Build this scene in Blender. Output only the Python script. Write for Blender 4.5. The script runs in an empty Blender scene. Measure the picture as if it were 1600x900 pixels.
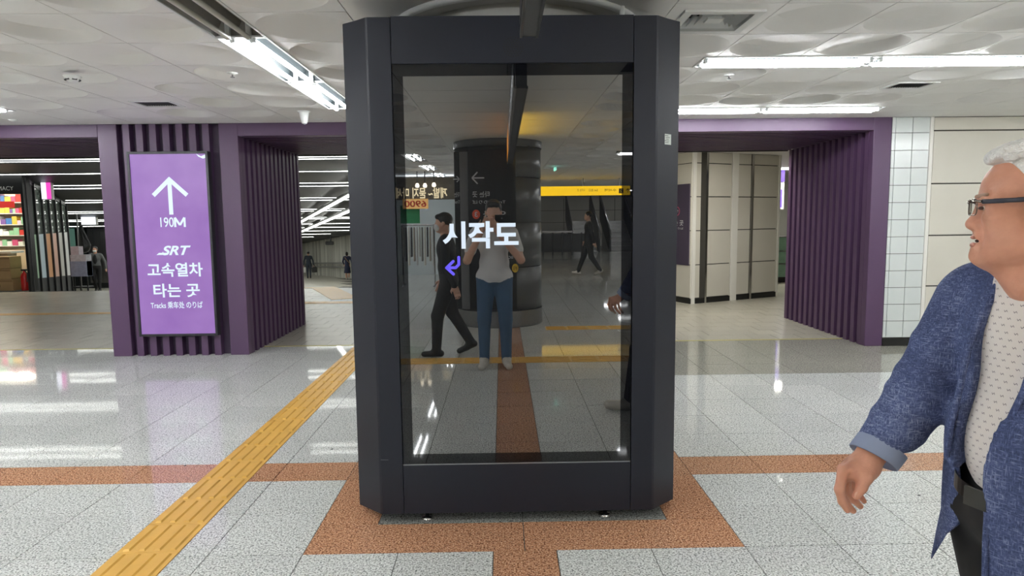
import bpy, bmesh, math, random
import numpy as np
from mathutils import Vector, Matrix

random.seed(7)
scene = bpy.context.scene
COL = scene.collection

# ------------------------------------------------------------------ camera
CAM_H = 1.56907553
F_PX = 1040.20643
PITCH, YAW, ROLL = 0.104597793, 0.0140985034, -0.0110551892
_fw = Vector((math.sin(YAW) * math.cos(PITCH), math.cos(YAW) * math.cos(PITCH), -math.sin(PITCH)))
_r0 = Vector((math.cos(YAW), -math.sin(YAW), 0))
_u0 = _r0.cross(_fw)
_r = _r0 * math.cos(ROLL) + _u0 * math.sin(ROLL)
_u = -_r0 * math.sin(ROLL) + _u0 * math.cos(ROLL)
cam_data = bpy.data.cameras.new('camera')
cam_data.sensor_width = 36.0
cam_data.lens = F_PX / 1600 * 36
cam_data.clip_start = 0.05
cam_data.clip_end = 200
cam = bpy.data.objects.new('camera', cam_data)
COL.objects.link(cam)
cam.matrix_world = Matrix(((_r.x, _u.x, -_fw.x, 0), (_r.y, _u.y, -_fw.y, 0), (_r.z, _u.z, -_fw.z, CAM_H), (0, 0, 0, 1)))
scene.camera = cam

# ------------------------------------------------------------------ world, exposure
TUBE = 54.0          # radiance of a lit fluorescent tube
world = bpy.data.worlds.new('world')
scene.world = world
world.use_nodes = True
world.node_tree.nodes['Background'].inputs[0].default_value = (0.9, 0.95, 1, 1)
world.node_tree.nodes['Background'].inputs[1].default_value = 0.05
vs = scene.view_settings
vs.view_transform = 'Standard'
vs.look = 'None'
vs.gamma = 1
vs.use_curve_mapping = False
vs.exposure = 0.0


def ray(px, py):
    return _fw + _r * ((px - 800) / F_PX) - _u * ((py - 450) / F_PX)


def at(px, py, Y):
    d = ray(px, py)
    p = d * (Y / d.y)
    return Vector((p.x, Y, p.z + CAM_H))


def fl(px, py, z=0.0):
    d = ray(px, py)
    p = d * ((z - CAM_H) / d.z)
    return Vector((p.x, p.y, z))


MIRROR_Y = 3.327     # plane of the kiosk's glass


# ------------------------------------------------------------------ materials
def lin(c):
    out = []
    for v in c[:3]:
        v = v / 255.0
        out.append(v / 12.92 if v <= 0.04045 else ((v + 0.055) / 1.055) ** 2.4)
    return tuple(out) + (1.0,)


MATS = {}


def new_mat(name):
    m = bpy.data.materials.new(name)
    m.use_nodes = True
    nt = m.node_tree
    b = nt.nodes['Principled BSDF']
    MATS[name] = m
    return m, nt, b


def mat(name, c, rough=0.5, metal=0.0, spec=0.5, noise=0.0, nscale=20.0, bump=0.0, bscale=200.0, coat=0.0):
    """plain procedural material: a base colour broken up by a little noise, with optional fine relief"""
    if name in MATS:
        return MATS[name]
    m, nt, b = new_mat(name)
    b.inputs['Roughness'].default_value = rough
    b.inputs['Metallic'].default_value = metal
    b.inputs['Specular IOR Level'].default_value = spec
    b.inputs['Coat Weight'].default_value = coat
    col = lin(c)
    if noise > 0:
        geo = nt.nodes.new('ShaderNodeNewGeometry')
        n = nt.nodes.new('ShaderNodeTexNoise')
        n.inputs['Scale'].default_value = nscale
        n.inputs['Detail'].default_value = 4
        nt.links.new(geo.outputs['Position'], n.inputs['Vector'])
        mx = nt.nodes.new('ShaderNodeMix')
        mx.data_type = 'RGBA'
        mx.inputs['A'].default_value = tuple(v * (1 - noise) for v in col[:3]) + (1,)
        mx.inputs['B'].default_value = tuple(min(1, v * (1 + noise)) for v in col[:3]) + (1,)
        nt.links.new(n.outputs['Fac'], mx.inputs['Factor'])
        nt.links.new(mx.outputs['Result'], b.inputs['Base Color'])
    else:
        b.inputs['Base Color'].default_value = col
    if bump > 0:
        geo = nt.nodes.new('ShaderNodeNewGeometry')
        n = nt.nodes.new('ShaderNodeTexNoise')
        n.inputs['Scale'].default_value = bscale
        n.inputs['Detail'].default_value = 3
        nt.links.new(geo.outputs['Position'], n.inputs['Vector'])
        bp = nt.nodes.new('ShaderNodeBump')
        bp.inputs['Strength'].default_value = bump
        bp.inputs['Distance'].default_value = 0.01
        nt.links.new(n.outputs['Fac'], bp.inputs['Height'])
        nt.links.new(bp.outputs['Normal'], b.inputs['Normal'])
    return m


def emis(name, c, strength, base=None):
    if name in MATS:
        return MATS[name]
    m, nt, b = new_mat(name)
    b.inputs['Base Color'].default_value = lin(base or (20, 20, 20))
    b.inputs['Emission Color'].default_value = lin(c)
    b.inputs['Emission Strength'].default_value = strength
    b.inputs['Roughness'].default_value = 0.3
    return m


def granite(name, base, dark, light, amount=0.5, rough=0.12, scale=120.0, tint=0.05, spec=0.38):
    m, nt, b = new_mat(name)
    N, L = nt.nodes, nt.links
    geo = N.new('ShaderNodeNewGeometry')
    n1 = N.new('ShaderNodeTexNoise'); n1.inputs['Scale'].default_value = scale; n1.inputs['Detail'].default_value = 2
    n2 = N.new('ShaderNodeTexNoise'); n2.inputs['Scale'].default_value = scale * 0.45; n2.inputs['Detail'].default_value = 2
    n3 = N.new('ShaderNodeTexNoise'); n3.inputs['Scale'].default_value = 0.9; n3.inputs['Detail'].default_value = 5
    for n in (n1, n2, n3):
        L.new(geo.outputs['Position'], n.inputs['Vector'])
    r1 = N.new('ShaderNodeValToRGB')
    r1.color_ramp.elements[0].position = 0.34; r1.color_ramp.elements[0].color = lin(dark)
    r1.color_ramp.elements[1].position = 0.50; r1.color_ramp.elements[1].color = lin(base)
    e = r1.color_ramp.elements.new(0.68); e.color = lin(light)
    L.new(n1.outputs['Fac'], r1.inputs['Fac'])
    r2 = N.new('ShaderNodeValToRGB')
    r2.color_ramp.elements[0].position = 0.32; r2.color_ramp.elements[0].color = lin(dark)
    r2.color_ramp.elements[1].position = 0.46; r2.color_ramp.elements[1].color = (1, 1, 1, 1)
    L.new(n2.outputs['Fac'], r2.inputs['Fac'])
    mul = N.new('ShaderNodeMix'); mul.data_type = 'RGBA'; mul.blend_type = 'MULTIPLY'
    mul.inputs['Factor'].default_value = amount
    L.new(r1.outputs['Color'], mul.inputs['A']); L.new(r2.outputs['Color'], mul.inputs['B'])
    oi = N.new('ShaderNodeObjectInfo')
    mr = N.new('ShaderNodeMapRange'); mr.inputs['To Min'].default_value = 1 - tint; mr.inputs['To Max'].default_value = 1 + tint
    L.new(oi.outputs['Random'], mr.inputs['Value'])
    mr3 = N.new('ShaderNodeMapRange'); mr3.inputs['From Min'].default_value = 0.3; mr3.inputs['From Max'].default_value = 0.7
    mr3.inputs['To Min'].default_value = 0.93; mr3.inputs['To Max'].default_value = 1.05
    L.new(n3.outputs['Fac'], mr3.inputs['Value'])
    mm = N.new('ShaderNodeMath'); mm.operation = 'MULTIPLY'
    L.new(mr.outputs['Result'], mm.inputs[0]); L.new(mr3.outputs['Result'], mm.inputs[1])
    sc = N.new('ShaderNodeVectorMath'); sc.operation = 'SCALE'
    L.new(mul.outputs['Result'], sc.inputs[0]); L.new(mm.outputs['Value'], sc.inputs['Scale'])
    L.new(sc.outputs['Vector'], b.inputs['Base Color'])
    b.inputs['Roughness'].default_value = rough
    b.inputs['Specular IOR Level'].default_value = spec
    return m


M_GRAN = granite('white_granite', (216, 218, 214), (118, 120, 118), (244, 245, 242), 0.5, 0.05)
M_GRAN_DARK = granite('tan_granite', (168, 167, 155), (112, 110, 102), (190, 188, 178), 0.5, 0.06, tint=0.03)
M_GRAN_BROWN = granite('brown_granite', (192, 138, 104), (104, 64, 46), (234, 194, 160), 0.5, 0.055, tint=0.06)
M_GRAN_PLINTH = granite('grey_granite', (140, 142, 138), (60, 62, 60), (170, 172, 168), 0.5, 0.2, tint=0.02)
M_PAVER = granite('beige_paver', (192, 188, 174), (156, 152, 140), (206, 202, 188), 0.3, 0.28, scale=120, tint=0.07)
M_GROUT = mat('grout', (62, 62, 60), 0.8, noise=0.2)
M_GROUT_PASS = mat('passage_grout', (96, 94, 88), 0.8, noise=0.2)
M_TACTILE = mat('yellow_tactile', (220, 172, 84), 0.35, noise=0.12, nscale=9, bump=0.05, bscale=500)
M_TACTILE_B = mat('yellow_tactile_bar', (208, 162, 78), 0.3, noise=0.12, nscale=9)
M_CEIL = mat('ceiling_paint', (238, 237, 234), 0.5, noise=0.03, nscale=2.0, bump=0.06, bscale=900)
M_CEIL_BACK = mat('ceiling_void', (70, 70, 68), 0.9)
M_WHITE_METAL = mat('white_metal', (224, 226, 224), 0.35, noise=0.03)
M_OFF_TUBE = mat('unlit_tube', (206, 204, 192), 0.25)
M_TUBE = emis('lit_tube', (250, 253, 255), TUBE, (240, 240, 240))
M_HOUSING = mat('lamp_housing', (44, 50, 52), 0.4, spec=0.2)
M_HOUSING_OFF = mat('unlit_lamp_housing', (120, 118, 112), 0.35, noise=0.15, nscale=12)
M_CHROME = mat('chrome', (205, 205, 205), 0.12, metal=1.0)
M_STEEL = mat('brushed_steel', (150, 150, 150), 0.3, metal=1.0, noise=0.2, nscale=40)
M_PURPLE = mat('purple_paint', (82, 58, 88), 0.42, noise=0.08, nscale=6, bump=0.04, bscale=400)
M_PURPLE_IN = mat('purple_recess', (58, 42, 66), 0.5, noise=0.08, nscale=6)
M_KIOSK = mat('charcoal_powder_coat', (27, 30, 40), 0.40, noise=0.06, nscale=5, bump=0.08, bscale=1400, spec=0.34)
M_KIOSK_GAP = mat('kiosk_gap', (10, 10, 11), 0.6)
M_PANEL = mat('beige_wall_panel', (204, 200, 188), 0.4, noise=0.04, nscale=3)
M_TILE = mat('white_wall_tile', (208, 214, 212), 0.16, noise=0.03, nscale=9)
M_TRIM = mat('white_trim', (226, 224, 216), 0.35)
M_BLACK_BASE = mat('black_skirting', (22, 23, 24), 0.3)
M_JOINT = mat('wall_joint', (60, 58, 52), 0.8)
M_BLACK = mat('black_panel', (20, 22, 24), 0.35, noise=0.1)
M_DARKGREY = mat('dark_grey_paint', (58, 60, 62), 0.45, noise=0.08)
M_WHITE_TXT = emis('white_lettering', (240, 250, 255), 1.0, (230, 230, 230))
M_WHITE_PAINT = mat('white_lettering_paint', (216, 218, 216), 0.5)
M_LINE = emis('linear_lamp', (250, 252, 245), 13.0, (240, 240, 240))


# ------------------------------------------------------------------ object helpers
def mesh_from(name, verts, faces, smooth=False):
    me = bpy.data.meshes.new(name)
    me.from_pydata([tuple(v) for v in verts], [], faces)
    me.update()
    if smooth:
        me.polygons.foreach_set('use_smooth', [True] * len(me.polygons))
    return me


def obj(name, me, m=None, parent=None, loc=None, rz=0.0, world=True):
    """link a mesh; with a parent and world=True its coordinates are world coordinates"""
    o = bpy.data.objects.new(name, me)
    COL.objects.link(o)
    if m is not None:
        if len(me.materials) == 0:
            me.materials.append(m)
        elif me.materials[0] != m:
            o.material_slots[0].link = 'OBJECT'
            o.material_slots[0].material = m
    if parent is not None:
        o.parent = parent
        if world:
            if parent.parent is None:
                o.matrix_parent_inverse = (Matrix.Translation(parent.location) @ Matrix.Rotation(parent.rotation_euler.z, 4, 'Z')).inverted()
    if loc is not None:
        o.location = loc
    o.rotation_euler.z = rz
    return o


def tag(o, label, cat=None, group=None, kind=None):
    o['label'] = label
    if cat:
        o['category'] = cat
    if group:
        o['group'] = group
    if kind:
        o['kind'] = kind
    return o


def thing(name, label, cat, loc=(0, 0, 0), rz=0.0, group=None):
    o = bpy.data.objects.new(name, None)
    COL.objects.link(o)
    o.empty_display_size = 0.1
    o.location = loc
    o.rotation_euler.z = rz
    return tag(o, label, cat, group)


class MB:
    """collects boxes, prisms and tubes into one mesh"""

    def __init__(s):
        s.v, s.f, s.sm = [], [], []

    def add(s, vs_, fs, smooth=False):
        n = len(s.v)
        s.v += [tuple(v) for v in vs_]
        s.f += [tuple(i + n for i in f) for f in fs]
        s.sm += [smooth] * len(fs)
        return s

    def box(s, x0, x1, y0, y1, z0, z1, bev=0.0):
        if bev <= 0:
            vs_ = [(x, y, z) for z in (z0, z1) for y in (y0, y1) for x in (x0, x1)]
            fs = [(0, 2, 3, 1), (4, 5, 7, 6), (0, 1, 5, 4), (2, 6, 7, 3), (0, 4, 6, 2), (1, 3, 7, 5)]
            return s.add(vs_, fs)
        bm = bmesh.new()
        bmesh.ops.create_cube(bm, size=1)
        for v in bm.verts:
            v.co = Vector(((x0 + x1) / 2 + v.co.x * (x1 - x0), (y0 + y1) / 2 + v.co.y * (y1 - y0), (z0 + z1) / 2 + v.co.z * (z1 - z0)))
        bmesh.ops.bevel(bm, geom=bm.edges[:], offset=bev, segments=1, affect='EDGES')
        bm.verts.index_update()
        s.add([v.co[:] for v in bm.verts], [tuple(v.index for v in f.verts) for f in bm.faces])
        bm.free()
        return s

    def obox(s, c, ax, ay, az):
        """oriented box: centre and three half-axis vectors"""
        c, ax, ay, az = Vector(c), Vector(ax), Vector(ay), Vector(az)
        vs_ = [c + ax * i + ay * j + az * k for k in (-1, 1) for j in (-1, 1) for i in (-1, 1)]
        return s.add(vs_, [(0, 2, 3, 1), (4, 5, 7, 6), (0, 1, 5, 4), (2, 6, 7, 3), (0, 4, 6, 2), (1, 3, 7, 5)])

    def prism(s, poly, z0, z1):
        n = len(poly)
        vs_ = [(p[0], p[1], z0) for p in poly] + [(p[0], p[1], z1) for p in poly]
        fs = [tuple(range(n - 1, -1, -1)), tuple(range(n, 2 * n))]
        fs += [(i, (i + 1) % n, n + (i + 1) % n, n + i) for i in range(n)]
        return s.add(vs_, fs)

    def tube(s, pts, r, n=8, cap=True):
        pts = [Vector(p) for p in pts]
        rs = r if isinstance(r, (list, tuple)) else [r] * len(pts)
        rings = []
        for i, p in enumerate(pts):
            t = (pts[min(i + 1, len(pts) - 1)] - pts[max(i - 1, 0)]).normalized()
            a = Vector((0, 0, 1)) if abs(t.z) < 0.9 else Vector((1, 0, 0))
            e1 = t.cross(a).normalized()
            e2 = t.cross(e1)
            rings.append([p + (e1 * math.cos(2 * math.pi * k / n) + e2 * math.sin(2 * math.pi * k / n)) * rs[i] for k in range(n)])
        vs_ = [v for ring in rings for v in ring]
        fs = []
        for i in range(len(pts) - 1):
            for k in range(n):
                a, b_ = i * n + k, i * n + (k + 1) % n
                fs.append((a, a + n, b_ + n, b_))
        s.add(vs_, fs, True)
        if cap:
            s.add(rings[0], [tuple(range(n))])
            s.add(rings[-1], [tuple(range(n - 1, -1, -1))])
        return s

    def lathe(s, c, prof, n=24, sx=1.0, sy=1.0, a0=0.0, a1=2 * math.pi, smooth=True):
        """profile of (radius, z) turned about a vertical axis through c"""
        full = abs(a1 - a0 - 2 * math.pi) < 1e-6
        m = n if full else n + 1
        vs_ = []
        for (r_, z) in prof:
            for k in range(m):
                a = a0 + (a1 - a0) * k / n
                vs_.append((c[0] + r_ * math.cos(a) * sx, c[1] + r_ * math.sin(a) * sy, c[2] + z))
        fs = []
        for i in range(len(prof) - 1):
            for k in range(n):
                k2 = (k + 1) % m
                fs.append((i * m + k, i * m + k2, (i + 1) * m + k2, (i + 1) * m + k))
        return s.add(vs_, fs, smooth)

    def quad(s, a, b, c, d):
        return s.add([a, b, c, d], [(0, 1, 2, 3)])

    def mesh(s, name):
        me = bpy.data.meshes.new(name)
        me.from_pydata(s.v, [], s.f)
        me.polygons.foreach_set('use_smooth', s.sm)
        me.update()
        return me

    def build(s, name, m, parent=None, loc=None, rz=0.0, world=True):
        return obj(name, s.mesh(name), m, parent, loc, rz, world)


def bx(name, x0, x1, y0, y1, z0, z1, m, parent=None, bev=0.0):
    return MB().box(x0, x1, y0, y1, z0, z1, bev).build(name, m, parent)


def copy_tree(o, parent=None):
    c = o.copy()
    COL.objects.link(c)
    if parent is not None:
        c.parent = parent
    for ch in list(o.children):
        copy_tree(ch, c)
    return c


# ------------------------------------------------------------------ lettering
def text_geo(body, bold=0.0, shear=0.0, space=1.0):
    cu = bpy.data.curves.new('lettering', 'FONT')
    cu.body = body
    cu.size = 1.0
    cu.offset = bold
    cu.shear = shear
    cu.space_character = space
    cu.fill_mode = 'FRONT'
    o = bpy.data.objects.new('lettering', cu)
    COL.objects.link(o)
    dg = bpy.context.evaluated_depsgraph_get()
    me = bpy.data.meshes.new_from_object(o.evaluated_get(dg))
    vs_ = [v.co.copy() for v in me.vertices]
    fs = [tuple(p.vertices) for p in me.polygons]
    bpy.data.objects.remove(o)
    bpy.data.curves.remove(cu)
    bpy.data.meshes.remove(me)
    return vs_, fs


def place_geo(vs_, fs, origin, xdir, w, h, zdir=(0, 0, 1), thick=0.0):
    """fit flat geometry into a w x h box whose lower left corner is origin; a little thickness behind the face"""
    x0 = min(v[0] for v in vs_); x1 = max(v[0] for v in vs_)
    y0 = min(v[1] for v in vs_); y1 = max(v[1] for v in vs_)
    o_, X, Z = Vector(origin), Vector(xdir).normalized(), Vector(zdir).normalized()
    sx = w / max(x1 - x0, 1e-6)
    sy = h / max(y1 - y0, 1e-6) if h else sx
    return [o_ + X * ((v[0] - x0) * sx) + Z * ((v[1] - y0) * sy) for v in vs_], fs


def text(name, body, origin, xdir, w, h, m, parent=None, bold=0.0, shear=0.0, space=1.0):
    vs_, fs = text_geo(body, bold, shear, space)
    vs_, fs = place_geo(vs_, fs, origin, xdir, w, h)
    return obj(name, mesh_from(name, vs_, fs), m, parent)


def text_px(name, body, p0, p1, Y, m, parent=None, bold=0.0, shear=0.0, space=1.0):
    """lettering on a plane facing the camera side at depth Y, between two photo points (left top, right bottom)"""
    a, b_ = at(p0[0], p1[1], Y), at(p1[0], p0[1], Y)
    return text(name, body, (a.x, Y, a.z), (1, 0, 0), b_.x - a.x, b_.z - a.z, m, parent, bold, shear, space)


def strokes(name, segs, origin, xdir, scale, width, m, parent=None, zdir=(0, 0, 1)):
    """flat strokes (arrows): segs are pairs of 2-D points, drawn as thin bars"""
    o_, X, Z = Vector(origin), Vector(xdir).normalized(), Vector(zdir).normalized()
    vs_, fs = [], []
    for (a, b_) in segs:
        a, b_ = Vector(a) * scale, Vector(b_) * scale
        t = (b_ - a).normalized() * width / 2
        n = Vector((-t.y, t.x))
        q = [a - t * 0 - n, b_ - n, b_ + n, a + n]
        k = len(vs_)
        vs_ += [o_ + X * p.x + Z * p.y for p in q]
        fs.append((k, k + 1, k + 2, k + 3))
    return obj(name, mesh_from(name, vs_, fs), m, parent)


ARROW_UP = [((0, -1), (0, 0.97)), ((-0.93, 0.12), (0.035, 1.0)), ((0.93, 0.12), (-0.035, 1.0))]


# ------------------------------------------------------------------ smooth bodies (signed distance field, surface nets)
def smin(a, b, k):
    if k <= 0:
        return np.minimum(a, b)
    h = np.maximum(k - np.abs(a - b), 0) / k
    return np.minimum(a, b) - h * h * k * 0.25


def smax(a, b, k):
    return -smin(-a, -b, k)


class Body:
    def __init__(s):
        s.p = []

    def _add(s, fn, lo, hi, mi, k, op):
        s.p.append((fn, np.array(lo, float), np.array(hi, float), mi, k, op))

    def cone(s, a, b, ra, rb, mi=0, k=0.02, op='u', cut=None):
        a = np.array(a, float); b = np.array(b, float); ab = b - a; L2 = max(ab @ ab, 1e-12)

        def fn(P):
            v = P - a
            t = np.clip((v @ ab) / L2, 0, 1)
            d = np.linalg.norm(v - t[..., None] * ab, axis=-1) - (ra + (rb - ra) * t)
            if cut is not None:
                d = np.maximum(d, (P - np.array(cut[0])) @ np.array(cut[1]))
            return d
        r = max(ra, rb)
        s._add(fn, np.minimum(a, b) - r, np.maximum(a, b) + r, mi, k, op)
        return s

    def chain(s, pts, rs, mi=0, k=0.01):
        for i in range(len(pts) - 1):
            s.cone(pts[i], pts[i + 1], rs[i], rs[i + 1], mi, k)
        return s

    def ell(s, c, r, mi=0, k=0.02, R=None, op='u', clip=None):
        c = np.array(c, float); r = np.array(r, float)
        R = np.eye(3) if R is None else np.array(R, float)     # rows: the body's axes

        def fn(P):
            q = (P - c) @ R.T
            k0 = np.linalg.norm(q / r, axis=-1)
            k1 = np.linalg.norm(q / (r * r), axis=-1)
            d = k0 * (k0 - 1.0) / np.maximum(k1, 1e-9)
            if clip is not None:
                for (pp, nn) in clip:
                    d = np.maximum(d, (P - np.array(pp)) @ np.array(nn))
            return d
        e = np.abs(R.T) @ r
        s._add(fn, c - e, c + e, mi, k, op)
        return s

    def box(s, c, h, rad=0.005, mi=0, k=0.01, R=None, op='u'):
        c = np.array(c, float); h = np.array(h, float)
        R = np.eye(3) if R is None else np.array(R, float)

        def fn(P):
            q = np.abs((P - c) @ R.T) - (h - rad)
            return np.linalg.norm(np.maximum(q, 0), axis=-1) + np.minimum(np.max(q, axis=-1), 0) - rad
        e = np.abs(R.T) @ h
        s._add(fn, c - e, c + e, mi, k, op)
        return s

    def mesh(s, name, h, mats, smooth_iter=1):
        adds = [p for p in s.p if p[5] == 'u']
        lo = np.min([p[1] for p in adds], axis=0) - 4 * h
        hi = np.max([p[2] for p in adds], axis=0) + 4 * h
        n = np.ceil((hi - lo) / h).astype(int) + 1
        D = np.full(n, 1.0, np.float32)
        ax = [lo[i] + h * np.arange(n[i]) for i in range(3)]
        for (fn, a, b, mi, k, op) in s.p:
            m_ = k + 3 * h
            i0 = np.maximum(np.floor((a - m_ - lo) / h).astype(int), 0)
            i1 = np.minimum(np.ceil((b + m_ - lo) / h).astype(int) + 1, n)
            if np.any(i1 <= i0):
                continue
            G = np.stack(np.meshgrid(*[ax[i][i0[i]:i1[i]] for i in range(3)], indexing='ij'), -1)
            d = fn(G)
            sl = tuple(slice(i0[i], i1[i]) for i in range(3))
            if op == 'u':
                D[sl] = smin(D[sl], d, k)
            else:
                D[sl] = smax(D[sl], -d, k)
        S = D < 0
        c = [S[i:n[0] - 1 + i, j:n[1] - 1 + j, l:n[2] - 1 + l] for i in (0, 1) for j in (0, 1) for l in (0, 1)]
        cnt = sum(x.astype(np.int8) for x in c)
        cells = np.argwhere((cnt > 0) & (cnt < 8))
        idx = np.full(np.array(n) - 1, -1, np.int64)
        idx[cells[:, 0], cells[:, 1], cells[:, 2]] = np.arange(len(cells))
        acc = np.zeros((len(cells), 3)); num = np.zeros(len(cells))
        for d_ in range(3):
            o1, o2 = [x for x in range(3) if x != d_]
            for i in (0, 1):
                for j in (0, 1):
                    p0 = cells.copy(); p0[:, o1] += i; p0[:, o2] += j
                    p1 = p0.copy(); p1[:, d_] += 1
                    v0 = D[p0[:, 0], p0[:, 1], p0[:, 2]]; v1 = D[p1[:, 0], p1[:, 1], p1[:, 2]]
                    x = (v0 < 0) != (v1 < 0)
                    t = v0[x] / (v0[x] - v1[x])
                    q = p0[x].astype(float); q[:, d_] += t
                    acc[x] += q; num[x] += 1
        V = lo + h * acc / np.maximum(num, 1)[:, None]
        quads = []
        for d_ in range(3):
            o1, o2 = (d_ + 1) % 3, (d_ + 2) % 3
            sh0 = [slice(1, n[i] - 1) for i in range(3)]; sh0[d_] = slice(0, n[d_] - 1)
            sh1 = list(sh0); sh1[d_] = slice(1, n[d_])
            a_, b_ = S[tuple(sh0)], S[tuple(sh1)]
            for flip in (False, True):
                e = np.argwhere((a_ & ~b_) if not flip else (~a_ & b_))
                if not len(e):
                    continue
                base = e.copy()
                for i in range(3):
                    if i != d_:
                        base[:, i] += 1
                q = []
                for (i, j) in ((-1, -1), (0, -1), (0, 0), (-1, 0)):
                    w = base.copy(); w[:, o1] += i; w[:, o2] += j
                    q.append(idx[w[:, 0], w[:, 1], w[:, 2]])
                q = np.stack(q, 1)
                quads.append(q if not flip else q[:, ::-1])
        Q = np.concatenate(quads)
        Q = Q[(Q >= 0).all(1)]
        for _ in range(smooth_iter):
            s_ = np.zeros_like(V); w_ = np.zeros(len(V))
            for a_i in range(4):
                for b_i in ((a_i + 1) % 4, (a_i + 3) % 4):
                    np.add.at(s_, Q[:, a_i], V[Q[:, b_i]]); np.add.at(w_, Q[:, a_i], 1)
            V = 0.5 * V + 0.5 * s_ / np.maximum(w_, 1)[:, None]
        me = bpy.data.meshes.new(name)
        me.from_pydata(V.tolist(), [], Q.tolist())
        me.polygons.foreach_set('use_smooth', [True] * len(me.polygons))
        if len(mats) > 1:
            C = V[Q].mean(1)
            best = np.full(len(C), 1e9); mi_ = np.zeros(len(C), np.int32)
            for (fn, a, b, mi, k, op) in adds:
                near = np.all((C > a - 0.03) & (C < b + 0.03), axis=1)
                if not near.any():
                    continue
                d = fn(C[near])
                w = np.where(near)[0]
                better = d < best[w]
                best[w[better]] = d[better]; mi_[w[better]] = mi
            me.polygons.foreach_set('material_index', mi_)
        for m_ in mats:
            me.materials.append(m_)
        me.update()
        return me


# ================================================================== SETTING: main floor
def in_view(p, pad=0.0):
    d = Vector(p) - Vector((0, 0, CAM_H))
    z = d.dot(_fw)
    if z < 0.05:
        return False
    x = 800 + F_PX * d.dot(_r) / z
    y = 450 - F_PX * d.dot(_u) / z
    return -pad <= x <= 1600 + pad and -pad <= y <= 900 + pad


HALL_X0, HALL_X1, HALL_Y0, HALL_Y1 = -11.0, 11.0, -30.0, 8.28
GX = -1.86
xl = [GX - 0.45 * k for k in range(20, -1, -1)] + [GX + 0.3, GX + 0.45, GX + 0.9, GX + 1.35, GX + 1.8, GX + 2.1] + [GX + 2.1 + 0.45 * k for k in range(1, 24)]
yl = [3.01 - 0.45 * k for k in range(14, 0, -1)] + [3.01, 3.46, 3.91, 4.21] + [4.21 + 0.45 * k for k in range(1, 10)] + [HALL_Y1]
RING = (-0.96, 1.14, 3.01, 5.11)
CEN = (GX + 1.8, GX + 2.1)
floor_o = bx('floor', HALL_X0, HALL_X1, HALL_Y0, HALL_Y1, -0.2, -0.004, M_GROUT)
tag(floor_o, 'polished pale granite station floor laid in square tiles', None, None, 'structure')
cells = []
for i in range(len(xl) - 1):
    for j in range(len(yl) - 1):
        x0, x1, y0, y1 = xl[i], xl[i + 1], yl[j], yl[j + 1]
        if x1 - x0 < 0.02 or y1 - y0 < 0.02:
            continue
        xm, ym = (x0 + x1) / 2, (y0 + y1) / 2
        if RING[0] < xm < RING[1] and RING[2] < ym < RING[3]:
            continue
        if abs(x0 - GX) < 1e-6 and abs(x1 - GX - 0.3) < 1e-6:
            continue                                   # the tactile strip runs here
        m = M_GRAN
        if CEN[0] - 1e-4 < xm < CEN[1]:
            m = M_GRAN_BROWN
        elif 3.91 < ym < 4.21:
            m = M_GRAN_BROWN
        elif ym > 6.46 and xm > 0.3:
            m = M_GRAN_DARK
        cells.append((x0, x1, y0, y1, m))
# the brown square around the kiosk and the grey slab it stands on
xc = 0.09
for (x0, x1, y0, y1, m) in [(RING[0], xc, 3.01, 3.31, M_GRAN_BROWN), (xc, RING[1], 3.01, 3.31, M_GRAN_BROWN),
                            (RING[0], xc, 4.81, 5.11, M_GRAN_BROWN), (xc, RING[1], 4.81, 5.11, M_GRAN_BROWN),
                            (-0.96, -0.66, 3.31, 3.91, M_GRAN_BROWN), (-0.96, -0.66, 3.91, 4.21, M_GRAN_BROWN), (-0.96, -0.66, 4.21, 4.81, M_GRAN_BROWN),
                            (0.84, 1.14, 3.31, 3.91, M_GRAN_BROWN), (0.84, 1.14, 3.91, 4.21, M_GRAN_BROWN), (0.84, 1.14, 4.21, 4.81, M_GRAN_BROWN),
                            (-0.66, xc, 3.31, 4.06, M_GRAN_PLINTH), (xc, 0.84, 3.31, 4.06, M_GRAN_PLINTH),
                            (-0.66, xc, 4.06, 4.81, M_GRAN_PLINTH), (xc, 0.84, 4.06, 4.81, M_GRAN_PLINTH)]:
    cells.append((x0, x1, y0, y1, m))


def seen(c):
    x0, x1, y0, y1 = c[:4]
    return any(in_view((x, y, 0), 5) for x in (x0, (x0 + x1) / 2, x1) for y in (y0, (y0 + y1) / 2, y1)) and not (
        y0 > 4.9 and abs((x0 + x1) / 2 - 0.065 * y0 / 4.1) < 0.62 * y0 / 3.33 - 0.2)


cells.sort(key=lambda c: (not seen(c), ((c[0] + c[1]) / 2) ** 2 + ((c[2] + c[3]) / 2) ** 2))
TILE_CACHE = {}


def tile_mesh(w, d, m):
    k = (round(w, 3), round(d, 3), m.name)
    if k not in TILE_CACHE:
        g = 0.0022
        TILE_CACHE[k] = MB().box(-w / 2 + g, w / 2 - g, -d / 2 + g, d / 2 - g, -0.02, 0).mesh('floor_tile')
        TILE_CACHE[k].materials.append(m)
    return TILE_CACHE[k]


rest = {}
for n_, c in enumerate(cells):
    x0, x1, y0, y1, m = c
    if n_ < 295 and seen(c):
        obj('floor_tile', tile_mesh(x1 - x0, y1 - y0, m), None, floor_o, ((x0 + x1) / 2, (y0 + y1) / 2, random.uniform(-0.0004, 0.0004)), world=False)
    else:
        g = 0.0022
        rest.setdefault(m, MB()).box(x0 + g, x1 - g, y0 + g, y1 - g, -0.02, 0)
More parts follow.
